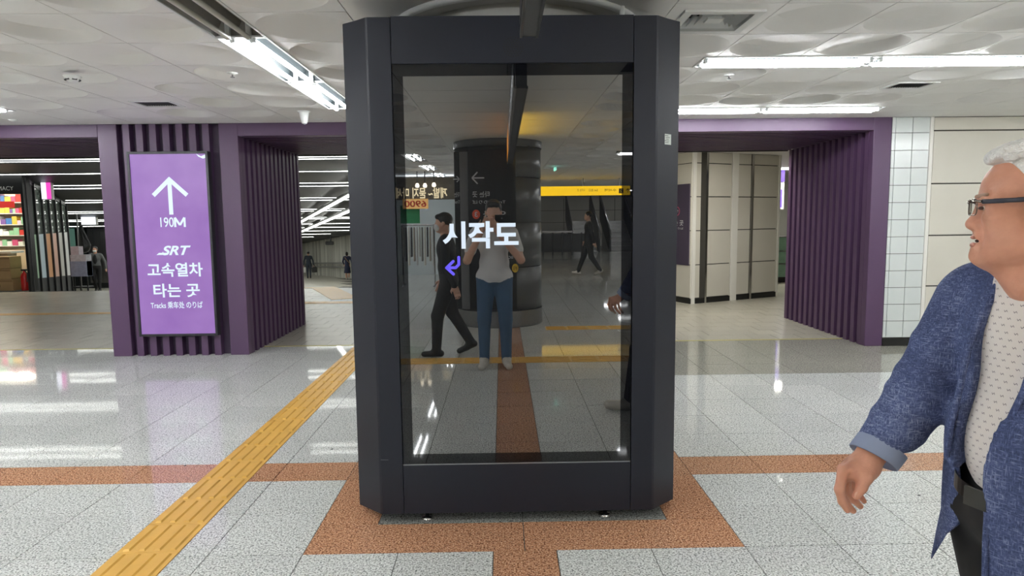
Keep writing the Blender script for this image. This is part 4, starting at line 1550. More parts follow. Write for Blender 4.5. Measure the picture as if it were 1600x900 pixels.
bx('face', q.x - .07, q.x + .04, 16.53, 16.55, q.z - .2, q.z + .2, emis('sign_white_glow', (240, 240, 255), 1.6), ls)
bx('face', q.x + .05, q.x + .15, 16.53, 16.55, q.z - .2, q.z + .2, emis('sign_pink_glow', (240, 80, 190), 1.2), ls)
# next shops down the ramp
S2 = 30.0
shop2 = thing('shop_unit', 'dark shop with lit glass doors at the bottom of the passage', 'shop', (-19, S2, prof(S2)))
zf = prof(S2)


def s2box(nm, px0, px1, py0, py1, m_, dy=0.0, th=.12):
    a, c = at(px0, py1, S2 - dy), at(px1, py0, S2 - dy)
    return bx(nm, a.x, c.x, S2 - dy, S2 - dy + th, a.z, c.z, m_, shop2)


M_S2 = mat('shop2_dark', (40, 46, 48), .4, noise=.2, nscale=2)
bx('wall', -27, -16.6, S2, S2 + .4, zf - .3, 3.2, M_S2, shop2)
s2box('shop_window', 108, 119, 344, 386, emis('shop_window_green', (90, 126, 112), .55), .1)
s2box('shop_window', 144, 152, 352, 440, emis('shop_window_pale', (150, 164, 168), .55), .1)
s2box('shop_window', 154, 161, 350, 440, emis('shop_window_bright', (196, 206, 206), .8), .1)
s2box('shop_window', 164, 172, 350, 440, MATS['shop_window_pale'], .1)
s2box('lit_header', 146, 172, 347, 350, emis('shop_window_header', (220, 226, 220), 1.2), .12)
for px in (124, 143, 153, 162.5):
    s2box('door_post', px - 1, px + .8, 344, 442, M_STEEL if px > 130 else M_BLACK, .2)
q = at(138, 340, 24)
ls = thing('lightbox_sign', 'small white glowing sign hanging in the passage above the masked walker', 'sign', (q.x, 24, q.z))
bx('casing', q.x - .26, q.x + .26, 24, 24.12, q.z - .26, q.z + .26, M_WHITE_METAL, ls)
bx('face', q.x - .24, q.x + .24, 23.97, 24, q.z - .24, q.z + .24, emis('sign_white_glow2', (236, 244, 255), 1.8), ls)
# cart covered with a white speckled cloth
def on_ramp(px, py, Y):
    v = at(px, py, Y)
    return Vector((v.x, Y, prof(Y)))


c0, c1 = on_ramp(113, 448, 18.5), on_ramp(138, 448, 18.5)
cart = thing('display_cart', 'white speckled goods cart standing at the end of the glass panels', 'cart', c0)
m = mat('speckled_cloth', (196, 196, 204), .7, noise=.35, nscale=14)
ctop = at(125, 384, 18.5).z
cx0, cx1 = c0.x, c1.x
zg = prof(18.5)
cb = at(125, 432, 18.5).z
bx('body', cx0, cx1, 18.5, 18.75, cb, ctop - .25, m, cart, .01)
bx('lower_cover', cx0, cx1, 18.49, 18.75, cb, cb + .42, mat('blue_grey_cloth', (150, 160, 186), .7, noise=.25, nscale=14), cart)
bx('top_box', cx0 + .02, cx1 - .2, 18.52, 18.72, ctop - .25, ctop - .02, mat('pale_carton', (200, 190, 200), .6, noise=.2), cart)
for x in (cx0 + .04, cx0 + .2, cx1 - .04):
    MB().tube([(x, 18.55, zg), (x, 18.55, cb)], .02, 6).build('leg', M_BLACK, cart)
bx('shelf', cx0, cx1, 18.5, 18.75, zg + .1, zg + .13, M_DARKGREY, cart)
q = at(128, 372, 19.5)
ck = thing('hanging_coat', 'black coat hanging high beside the goods cart', 'coat', (q.x, 19.5, q.z))
bo = Body()
bo.cone((q.x, 19.5, q.z + .25), (q.x + .05, 19.5, q.z - .28), .06, .15, 0, .05).cone((q.x + .03, 19.5, q.z + .1), (q.x + .18, 19.5, q.z - .22), .07, .06, 0, .05)
bo.ell((q.x, 19.5, q.z + .33), (.06, .05, .06), 0, .02)
obj('cloth', bo.mesh('cloth', .03, [M_BLACK]), None, ck)
MB().tube([(q.x - .12, 19.5, prof(19.5)), (q.x - .1, 19.5, q.z + .7)], .02, 6).build('stand', M_STEEL, ck)

# ================================================================== room behind the right portal
rc = bx('ceiling_room', 1.2, 14, 10.1, 30, 2.70, 2.9, M_CEIL)
tag(rc, 'plain white ceiling of the room behind the portal', None, None, 'structure')
lw = thing('room_lamp', 'ceiling lamp added to light the room behind the portal, hidden by the purple beam', 'lamp', (3, 10.9, 2.7))  # added lamp, kept out of sight, that brightens this room
bx('diffuser', 1.8, 4.6, 10.2, 10.45, 2.675, 2.70, emis('room_diffuser', (255, 250, 238), 22.0), lw)
bx('frame', 1.77, 4.63, 10.17, 10.48, 2.690, 2.705, M_WHITE_METAL, lw)
pc_ = Vector((3.37, 11.81, 0)); pe_ = Vector((5.32, 12.78, 0)); pa_ = Vector((2.2, 14.6, 0))
wk = thing('wall_room', 'beige panelled wall with chrome strips behind the portal', None or 'wall', (4.3, 12.3, 0))
del wk['category']
wk['kind'] = 'structure'
ud = (pe_ - pc_).normalized(); un = Vector((ud.y, -ud.x, 0))
vd = (pa_ - pc_).normalized(); vn = Vector((-vd.y, vd.x, 0))
if vn.y > 0:
    vn = -vn
MB().prism([(pc_ - un * .03)[:2], (pe_ - un * .03)[:2], (pe_ - un * .5)[:2], (pa_ - vn * .05)[:2], (pa_ - vn * .0)[:2]][:5], 0, 2.70).build('core', M_JOINT, wk)
MB().prism([(pc_ - vn * .001)[:2], (pa_)[:2], (pa_ - vn * .3)[:2], (pc_ - vn * .3)[:2]], 0, 2.7).build('core', M_JOINT, wk)
seg = [(0.0, .075, 't'), (.075, .30, 'p'), (.30, .345, 'c'), (.36, .925, 'p'), (.935, 1.085, 't'), (1.09, 1.405, 'p'), (1.415, 1.465, 'c'), (1.48, 2.13, 'p'), (2.13, 2.18, 't')]
hz = [.1, .70, 1.31, 1.91, 2.50, 2.70]
for (s0_, s1_, ty_) in seg:
    a, b2 = pc_ + ud * s0_, pc_ + ud * s1_
    mid = (a + b2) / 2
    hl = (s1_ - s0_) / 2
    if ty_ == 'p':
        for j in range(5):
            MB().obox((mid.x, mid.y, (hz[j] + hz[j + 1]) / 2), ud * (hl - .003), un * .012, (0, 0, (hz[j + 1] - hz[j]) / 2 - .008)).build('wall_panel', M_PANEL, wk)
        MB().obox((mid.x, mid.y, .047), ud * hl, un * .02, (0, 0, .047)).build('skirting', M_BLACK_BASE, wk)
    elif ty_ == 't':
        MB().obox((mid.x, mid.y, 1.35), ud * hl, un * .022, (0, 0, 1.35)).build('trim', M_TRIM, wk)
    else:
        MB().obox((mid.x, mid.y, 1.35), ud * hl, un * .03, (0, 0, 1.35)).build('chrome_strip', M_CHROME, wk)
for j in range(5):
    c = pc_ + vd * .8
    MB().obox((c.x, c.y, (hz[j] + hz[j + 1]) / 2), vd * .79, vn * .014, (0, 0, (hz[j + 1] - hz[j]) / 2 - .007)).build('wall_panel', M_PANEL, wk)
c = pc_ + vd * .8
MB().obox((c.x, c.y, .047), vd * .8, vn * .02, (0, 0, .047)).build('skirting', M_BLACK_BASE, wk)
# dark sign on that wall
sgn = thing('wall_sign', 'dark purple wall sign with an arrow, half hidden by the kiosk', 'sign', pc_ + vd * .4 + Vector((0, 0, .69)))
M_SG = mat('dark_purple_sign', (70, 62, 80), .4)
c = pc_ + vd * .56 + vn * .025
MB().obox((c.x, c.y, 1.415), vd * .52, vn * .012, (0, 0, .725)).build('board', M_SG, sgn)
tx_ = -vd
o0 = pc_ + vd * .56 + vn * .039
strokes('arrow', ARROW_UP, tuple(o0 + Vector((0, 0, 1.90))), tuple(tx_), .12, .03, M_WHITE_PAINT, sgn)
text('lettering', '지하철 타는 곳', tuple(o0 - tx_ * .43 + Vector((0, 0, 1.40))), tuple(tx_), .8, .10, M_WHITE_PAINT, sgn, bold=.012)
text('lettering', 'Tracks 乘车处 のりば', tuple(o0 - tx_ * .43 + Vector((0, 0, 1.33))), tuple(tx_), .8, .04, M_WHITE_PAINT, sgn)
ringv, ringf = [], []
for k in range(24):
    a = 2 * math.pi * k / 24
    for r_ in (.085, .068):
        ringv.append(tuple(o0 + tx_ * (r_ * math.cos(a) + .18) + Vector((0, 0, 1.66 + r_ * math.sin(a)))))
for k in range(24):
    k2 = (k + 1) % 24
    ringf.append((2 * k, 2 * k2, 2 * k2 + 1, 2 * k + 1))
obj('line_badge', mesh_from('line_badge', ringv, ringf), mat('badge_pink', (190, 90, 120), .5), sgn)
text('lettering', 'SRT', tuple(o0 + tx_ * .135 + Vector((0, 0, 1.64))), tuple(tx_), .09, .04, M_WHITE_PAINT, sgn, bold=.02)
# what shows past the end of that wall: a bright hall with a glass case
rw = bx('wall_room_far', 1.2, 14, 22, 22.2, 0, 2.7, mat('far_bright_wall', (224, 226, 220), .6))
tag(rw, 'bright far wall seen past the panelled wall', None, None, 'structure')
rs_ = bx('wall_room_side', 12, 12.2, 8.0, 22, 0, 2.7, M_PANEL)
tag(rs_, 'side wall of the room behind the portal', None, None, 'structure')
lw = thing('room_lamp', 'lit ceiling lamp of the bright hall seen past the panelled wall', 'lamp', (8, 17, 2.7))
bx('diffuser', 5.5, 11, 16, 16.4, 2.675, 2.70, MATS['room_diffuser'], lw)
bx('frame', 5.47, 11.03, 15.97, 16.43, 2.690, 2.705, M_WHITE_METAL, lw)
q = at(1220, 400, 15.5)
gc = thing('glass_case', 'pale green glass display case past the panelled wall', 'display case', (q.x, 15.5, 0))
bx('base', q.x - .5, q.x + .4, 15.5, 16.1, .0, .12, M_BLACK_BASE, gc)
bx('glass_body', q.x - .5, q.x + .4, 15.5, 16.1, .12, 1.05, mat('green_glass', (150, 190, 170), .1, noise=.3, nscale=6), gc)
for z in (.42, .72, 1.05):
    bx('shelf', q.x - .5, q.x + .4, 15.48, 16.1, z, z + .02, M_STEEL, gc)
q = at(1221, 290, 17)
vs2 = thing('lightbox_sign', 'violet glowing vertical sign past the panelled wall', 'sign', (q.x, 17, q.z))
bx('face', q.x - .08, q.x + .02, 17, 17.06, q.z - .55, q.z - .1, emis('violet_glow', (150, 110, 240), 1.2), vs2)
bx('face', q.x - .02, q.x + .08, 17, 17.06, q.z + .1, q.z + .55, MATS['violet_glow'], vs2)
bx('backing', q.x - .1, q.x + .1, 17.06, 17.1, q.z - .6, q.z + .6, M_WHITE_METAL, vs2)

# ================================================================== the hall behind the camera, seen only in the screen
def mr(px, py, Y):
    """real point at depth Y (behind the glass plane's mirror) that shows at a photo point on the screen"""
    v = at(px, py, 2 * MIRROR_Y - Y)
    return Vector((v.x, Y, v.z))


for nm, a in (('wall_back', (HALL_X0, HALL_X1, HALL_Y0 - .2, HALL_Y0)), ('wall_left', (HALL_X0 - .2, HALL_X0, HALL_Y0, 8.0)), ('wall_east', (HALL_X1, HALL_X1 + .2, HALL_Y0, 8.0))):
    o = bx(nm, a[0], a[1], a[2], a[3], 0, 2.95, M_PANEL)
    tag(o, {'wall_back': 'beige end wall of the hall far behind the camera', 'wall_left': 'side wall of the hall outside the picture', 'wall_east': 'opposite side wall of the hall outside the picture'}[nm], None, None, 'structure')
for k in range(16):
    x = -10.6 + 1.4 * k
    bx('wall_joint', x - .012, x + .012, HALL_Y0, HALL_Y0 + .012, 0, 2.6, M_JOINT, bpy.data.objects['wall_back'])
for z in (.65, 1.3, 1.95):
    bx('wall_joint', HALL_X0, HALL_X1, HALL_Y0, HALL_Y0 + .012, z - .01, z + .01, M_JOINT, bpy.data.objects['wall_back'])

# round column with wayfinding panels
CX, CY, CR = -.05, -3.42, .64
cl = thing('column', 'round dark column with wayfinding panels, mirrored behind the photographer', 'column', (CX, CY, 0))
M_COLP = mat('column_cladding', (78, 80, 80), .3, noise=.05)
M_SIGNB = mat('wayfinding_black', (26, 27, 30), .3)
a_face = [(math.radians(22), math.radians(158))]
for (z0, z1) in ((.24, .86), (.87, 1.50), (1.51, 2.14), (2.15, 2.58)):
    MB().lathe((CX, CY, 0), [(CR - .02, z0), (CR, z0 + .004), (CR, z1 - .004), (CR - .02, z1)], 48).build('cladding_ring', M_COLP, cl)
MB().lathe((CX, CY, 0), [(CR + .012, 2.58), (CR + .02, 2.60), (CR + .02, CZ)], 48).build('capital', M_COLP, cl)
MB().lathe((CX, CY, 0), [(CR + .0, 0), (CR + .012, .01), (CR + .012, .235)], 96, smooth=False).build('kick_skirt', M_STEEL, cl)
fy = CY + CR + .03
pa, pb = mr(730, 232, fy), mr(808, 490, fy)
bx('sign_panel', pa.x, pb.x, fy - .16, fy, .28, 2.52, M_SIGNB, cl, .004)
p2a, p2b = mr(709, 240, fy - .12), mr(722, 490, fy - .12)
bx('sign_panel', p2a.x, p2b.x, fy - .3, fy - .1, .28, 2.5, M_SIGNB, cl, .004)
bx('sign_edge', p2b.x + .005, pa.x - .005, fy - .2, fy - .06, .28, 2.5, mat('sign_edge_grey', (110, 112, 112), .35), cl)
LET = mat('wayfinding_white', (206, 208, 208), .5)
ly = fy + .002


def mtext(body, pl_, pr_, y, bold=.01, m_=LET):
    """pl_, pr_: photo points (left top, right bottom) of the mirrored lettering; the real text runs towards -X"""
    a, c = mr(pl_[0], pl_[1], y), mr(pr_[0], pr_[1], y)
    return text('lettering', body, (c.x, y, c.z), (-1, 0, 0), c.x - a.x, a.z - c.z, m_, cl, bold)


c = mr(747, 278, ly)
strokes('arrow', [((-1, 0), (1, 0)), ((.1, .95), (1, 0)), ((.1, -.95), (1, 0))], (c.x, ly, c.z), (-1, 0, 0), .085, .018, LET, cl)
mtext('타는 곳', (738, 299), (765, 308), ly, .012)
mtext('Tracks のりば', (738, 313), (790, 318), ly, .004)
c = mr(744, 335, ly)
b_ = MB()
b_.add([(c.x + .055 * math.cos(2 * math.pi * k / 24), ly, c.z + .065 * math.sin(2 * math.pi * k / 24)) for k in range(24)], [tuple(range(24))])
b_.build('line_badge', mat('badge_orange', (222, 84, 52), .5), cl)
text('lettering', '3', (c.x + .02, ly + .002, c.z - .035), (-1, 0, 0), .04, .07, LET, cl, .02)
mtext('오금', (755, 330), (792, 340), ly, .012)
mtext('수인분당선', (755, 362), (806, 374), ly, .012)
mtext('타는 곳', (778, 382), (806, 392), ly, .012)
mtext('Tracks', (787, 398), (811, 404), ly, .006)
c = mr(805, 419, ly)
b_ = MB()
b_.add([(c.x + .045 * math.cos(2 * math.pi * k / 24), ly, c.z + .062 * math.sin(2 * math.pi * k / 24)) for k in range(24)], [tuple(range(24))])
b_.build('line_badge', mat('badge_yellow', (226, 186, 50), .5), cl)
text('lettering', '분당', (c.x + .032, ly + .002, c.z - .03), (-1, 0, 0), .064, .06, mat('badge_dark', (60, 50, 20), .5), cl, .01)
ly2 = fy - .098
c = mr(713, 280, ly2)
strokes('arrow', [((-.9, 0), (.9, 0)), ((-.1, .8), (-.9, 0)), ((-.1, -.8), (-.9, 0))], (c.x, ly2, c.z), (-1, 0, 0), .05, .014, LET, cl)
mtext('타는', (709.5, 300), (719, 308), ly2, .012)
mtext('Trac', (709.5, 313), (719, 318), ly2, .004)

# clothing stall on the left of the screen
SHX = -9.3
stall = thing('clothing_stall', 'lit clothing stall with a white fascia sign, mirrored at the edge of the screen', 'shop', (-2.9, SHX, 0))
fa, fb = mr(596, 290, SHX), mr(704, 310, SHX)
bx('fascia', fa.x - .8, fb.x + .1, SHX - .15, SHX, fb.z - .02, 2.55, mat('stall_fascia', (96, 88, 74), .5), stall)
fm = emis('stall_letters', (255, 236, 190), 3.0)
ta, tb = mr(606, 293, SHX + .005), mr(699, 311, SHX + .005)
text('lettering', '제발~ 묻지 마세요', (tb.x, SHX + .006, tb.z + .02), (-1, 0, 0), tb.x - ta.x, ta.z - tb.z - .03, fm, stall, .02)
pa, pb = mr(629, 311, SHX + .05), mr(669, 326, SHX + .05)
bx('price_board', pa.x, pb.x, SHX, SHX + .05, pb.z, pa.z, emis('price_orange_board', (246, 190, 110), 1.9), stall)
text('lettering', '6900', (pb.x - .04, SHX + .056, pb.z + .04), (-1, 0, 0), pb.x - pa.x - .08, pa.z - pb.z - .08, mat('price_red', (196, 52, 30), .5), stall, .02)
bx('stall_rear', fa.x - .8, fb.x + .1, SHX - 3.0, SHX - 2.9, 0, 2.6, mat('stall_wall', (200, 206, 206), .6), stall)
bx('stall_side', fa.x - .9, fa.x - .8, SHX - 3.0, SHX, 0, 2.6, mat('stall_wall', (200, 206, 206), .6), stall)
bx('stall_lamp', fa.x - .5, fb.x, SHX - 1.6, SHX - 1.3, 2.55, 2.6, emis('stall_light', (236, 246, 255), 14), stall)
for (px, py, wh) in ((652, 290, 'farthest from the column'), (664, 290, 'middle of three'), (678, 289, 'nearest the column')):
    q = mr(px, py, SHX + .2)
    s_ = thing('spot_lamp', 'small round glowing spot lamp above the stall sign, ' + wh, 'lamp', (q.x, SHX + .2, q.z), group='spot lamps above the stall')
    MB().lathe((q.x, SHX + .2, q.z), [(0, -.05), (.04, -.04), (.05, 0), (.03, .05), (0, .06)], 12).build('bulb', emis('spot_glow', (255, 240, 210), 9), s_)
    MB().tube([(q.x, SHX + .2, q.z + .05), (q.x, SHX + .2, 2.68)], .012, 6).build('stem', M_DARKGREY, s_)
gr = mr(640, 335, SHX - .6)
gt = bx('garment', gr.x - .22, gr.x + .25, SHX - .6, SHX - .56, gr.z - .22, gr.z + .22, mat('green_cloth', (50, 150, 96), .7))
tag(gt, 'green garment hung up inside the clothing stall', 'garment')
# rack of hanging trousers
ra_, rb_ = mr(628, 352, SHX + .5), mr(678, 352, SHX + .5)
rk = thing('clothes_rack', 'steel clothes rack in front of the stall', 'clothes rack', ((ra_.x + rb_.x) / 2, SHX + .5, 0))
zr = ra_.z
MB().tube([(ra_.x, SHX + .5, zr), (rb_.x, SHX + .5, zr)], .018, 8).build('rail', M_CHROME, rk)
for x in (ra_.x, rb_.x):
    MB().tube([(x, SHX + .5, .05), (x, SHX + .5, zr)], .018, 8).build('post', M_CHROME, rk)
    MB().tube([(x, SHX + .2, .04), (x, SHX + .8, .04)], .018, 8).build('foot', M_CHROME, rk)
GC = [(190, 188, 180), (120, 118, 112), (206, 200, 190), (70, 70, 72), (160, 150, 136), (200, 198, 196)]
GN = ['pale grey', 'mid grey', 'cream', 'charcoal', 'beige', 'white']
for k in range(12):
    x = ra_.x + (rb_.x - ra_.x) * (k + .5) / 12
    i = k % 6
    bo = Body()
    ln = .72 + .1 * ((k * 7) % 3)
    bo.cone((x, SHX + .46, zr - .06), (x, SHX + .50, zr - ln), .020, .022, 0, .03).cone((x, SHX + .54, zr - .06), (x, SHX + .60, zr - ln), .020, .022, 0, .03)
    o = obj('hanging_trousers', bo.mesh('hanging_trousers', .016, [mat('garment_%d' % i, GC[i], .8)]), None)
    tag(o, '%s trousers hanging on the stall rack, %s from the column side' % (GN[i], ORD[11 - k]), 'trousers', 'trousers on the clothes rack')

# yellow exit banner
BY = -12.5
ba, bb_ = mr(846, 291.5, BY), mr(984.5, 304.5, BY)
yb_ = thing('hanging_sign', 'wide yellow exit banner hanging from the ceiling, mirrored in the screen', 'sign', ((ba.x + bb_.x) / 2, BY, bb_.z))
bx('panel', ba.x - 2.0, bb_.x, BY - .1, BY, bb_.z, ba.z, emis('exit_yellow', (255, 205, 10), 3.6), yb_)
for x in (ba.x - 1.0, ba.x + 1.2, bb_.x - .3):
    MB().tube([(x, BY - .05, ba.z), (x, BY - .05, 2.72)], .015, 6).build('hanger', M_STEEL, yb_)
M_BK = mat('sign_black', (24, 22, 14), .5)
na, nb = mr(967, 294.5, BY), mr(974, 302, BY)
bx('number_tile', na.x, nb.x, BY, BY + .004, nb.z, na.z, M_BK, yb_)
text('lettering', '2', (nb.x - .03, BY + .007, nb.z + .02), (-1, 0, 0), nb.x - na.x - .06, na.z - nb.z - .04, mat('exit_number', (240, 214, 60), .5), yb_, .03)
c = mr(981, 298, BY)
strokes('arrow', ARROW_UP, (c.x, BY + .003, c.z), (-1, 0, 0), .06, .02, M_BK, yb_)
for (x0, x1, s_) in ((902, 914, '나가는 곳'), (920, 934, 'Exit 出口'), (945, 963, '수서역')):
    a, c = mr(x0, 295, BY), mr(x1, 299, BY)
    text('lettering', s_, (c.x, BY + .003, c.z), (-1, 0, 0), c.x - a.x, a.z - c.z, M_BK, yb_, .01)
q = mr(868, 254, -8.0)
ex = thing('exit_light', 'slim green and white emergency light hanging from the ceiling', 'sign', (q.x, -8, q.z))
za, zb_ = mr(868, 244, -8).z, mr(868, 266, -8).z
bx('panel', q.x - .02, q.x + .02, -8.3, -8.0, zb_, min(za, 2.66), emis('exit_green', (150, 240, 215), 4.0), ex)
MB().tube([(q.x, -8.15, min(za, 2.66)), (q.x, -8.15, 2.7)], .01, 6).build('hanger', M_STEEL, ex)
# escalator at the back
ea, eb = mr(905, 352, -24), mr(935, 352, -24)
es = thing('escalator', 'escalator with steel balustrades rising at the end of the hall', 'escalator', (4.2, -26, 0))
X0, X1 = 4.0, 6.4
for i, (x0, x1) in enumerate(((3.2, 4.4), (4.9, 6.1))):
    for sx in (x0, x1):
        MB().add([(sx - .04, -23.5, 0), (sx - .04, -23.5, .9), (sx - .04, -26.6, 2.55), (sx - .04, -26.6, 1.45), (sx + .04, -23.5, 0), (sx + .04, -23.5, .9), (sx + .04, -26.6, 2.55), (sx + .04, -26.6, 1.45)],
                 [(0, 3, 2, 1), (4, 5, 6, 7), (1, 2, 6, 5), (0, 1, 5, 4), (3, 7, 6, 2), (0, 4, 7, 3)]).build('balustrade', M_DARKGREY, es)
        MB().tube([(sx, -23.3, .6), (sx, -23.4, .95), (sx, -26.6, 2.6)], .05, 6).build('handrail', M_STEEL, es)
    for k in range(8):
        y = -23.6 - .36 * k
        bx('step', x0 + .06, x1 - .06, y - .36, y, 0, .05 + .19 * k, M_STEEL, es)
br = thing('barrier', 'grey waist-high barrier before the escalator', 'barrier', (2.6, -21, 0))
for k in range(7):
    x = 1.3 + .4 * k
    MB().tube([(x, -21, 0), (x, -21, 1.0)], .03, 6).build('post', M_DARKGREY, br)
bx('rail', 1.2, 3.8, -21.03, -20.97, .95, 1.02, M_STEEL, br)
bx('infill', 1.2, 3.8, -21.01, -20.99, .15, .9, M_DARKGREY, br)


# ================================================================== people
def skin_mat(name, c):
    m, nt, b = new_mat(name)
    N, L = nt.nodes, nt.links
    geo = N.new('ShaderNodeNewGeometry')
    nz = N.new('ShaderNodeTexNoise'); nz.inputs['Scale'].default_value = 38; nz.inputs['Detail'].default_value = 5
    L.new(geo.outputs['Position'], nz.inputs['Vector'])
    mx = N.new('ShaderNodeMix'); mx.data_type = 'RGBA'
    col = lin(c)
    mx.inputs['A'].default_value = (col[0] * .86, col[1] * .78, col[2] * .76, 1)
    mx.inputs['B'].default_value = (min(1, col[0] * 1.12), col[1] * 1.12, col[2] * 1.12, 1)
    L.new(nz.outputs['Fac'], mx.inputs['Factor']); L.new(mx.outputs['Result'], b.inputs['Base Color'])
    b.inputs['Roughness'].default_value = .48
    b.inputs['Subsurface Weight'].default_value = .12
    b.inputs['Subsurface Radius'].default_value = (.01, .004, .002)
    b.inputs['Subsurface Scale'].default_value = .6
    n2 = N.new('ShaderNodeTexNoise'); n2.inputs['Scale'].default_value = 240
    L.new(geo.outputs['Position'], n2.inputs['Vector'])
    bp = N.new('ShaderNodeBump'); bp.inputs['Strength'].default_value = .18; bp.inputs['Distance'].default_value = .004
    L.new(n2.outputs['Fac'], bp.inputs['Height']); L.new(bp.outputs['Normal'], b.inputs['Normal'])
    return m


M_SKIN_OLD = skin_mat('weathered_skin', (206, 152, 128))
M_SKIN = skin_mat('light_skin', (208, 166, 142))
M_HAIR_BLACK = mat('black_hair', (24, 22, 22), .45, noise=.3, nscale=60)
M_TEE = mat('white_tee', (214, 214, 212), .8, noise=.06, nscale=10, bump=.25, bscale=25)
M_JEANS = mat('blue_jeans', (62, 92, 122), .8, noise=.25, nscale=9, bump=.2, bscale=60)
M_SNEAK = mat('pale_sneaker', (196, 190, 180), .6, noise=.15, nscale=30)
M_BLACKC = mat('black_clothes', (22, 23, 27), .75, noise=.2, nscale=12, bump=.2, bscale=30)
M_BLACKSHOE = mat('black_shoe', (16, 16, 17), .4)
M_MASK = mat('face_mask', (218, 220, 220), .7)
M_GREYJ = mat('grey_jacket', (96, 98, 100), .8, noise=.2, nscale=14)
M_SUIT = mat('dark_suit', (50, 58, 70), .75, noise=.15)
M_NAVY = mat('navy_dress', (36, 42, 66), .8, noise=.3, nscale=8)


class Frame:
    def __init__(s, loc, ang):
        s.o = np.array(loc, float)
        s.f = np.array((math.cos(ang), math.sin(ang), 0)); s.l = np.array((-math.sin(ang), math.cos(ang), 0)); s.u = np.array((0, 0, 1.))

    def __call__(s, f, l, u):
        return s.o + s.f * f + s.l * l + s.u * u

    def R(s):
        return np.stack((s.f, s.l, s.u))


def hand_generic(bo, wrist, direction, side, mi, curl=.5, spread=None):
    """a palm and five fingers; side = unit vector from little finger to index"""
    w = np.array(wrist, float); d = np.array(direction, float); d /= np.linalg.norm(d)
    s = np.array(side, float); s -= d * (s @ d); s /= np.linalg.norm(s)
    n = np.cross(d, s)
    R = np.stack((d, s, n))
    bo.ell(w + d * .05, (.052, .04, .017), mi, .012, R)
    for i, (off, ln) in enumerate(((.030, .072), (.010, .08), (-.010, .075), (-.029, .058))):
        k = w + d * .088 + s * off
        a = k + (d * math.cos(curl * .6) + n * math.sin(curl * .6)) * ln * .5
        b2 = a + (d * math.cos(curl * 1.8) + n * math.sin(curl * 1.8)) * ln * .5
        bo.chain([k - d * .02, k, a, b2], [.0095, .0095, .0085, .007], mi, .004)
    t0 = w + d * .025 + s * .03
    t1 = t0 + (s * .7 + d * .7 + n * .3) * .035
    t2 = t1 + (d * .9 + n * .45) * .03
    bo.chain([w + d * .02 + s * .01, t0, t1, t2], [.014, .013, .011, .008], mi, .008)


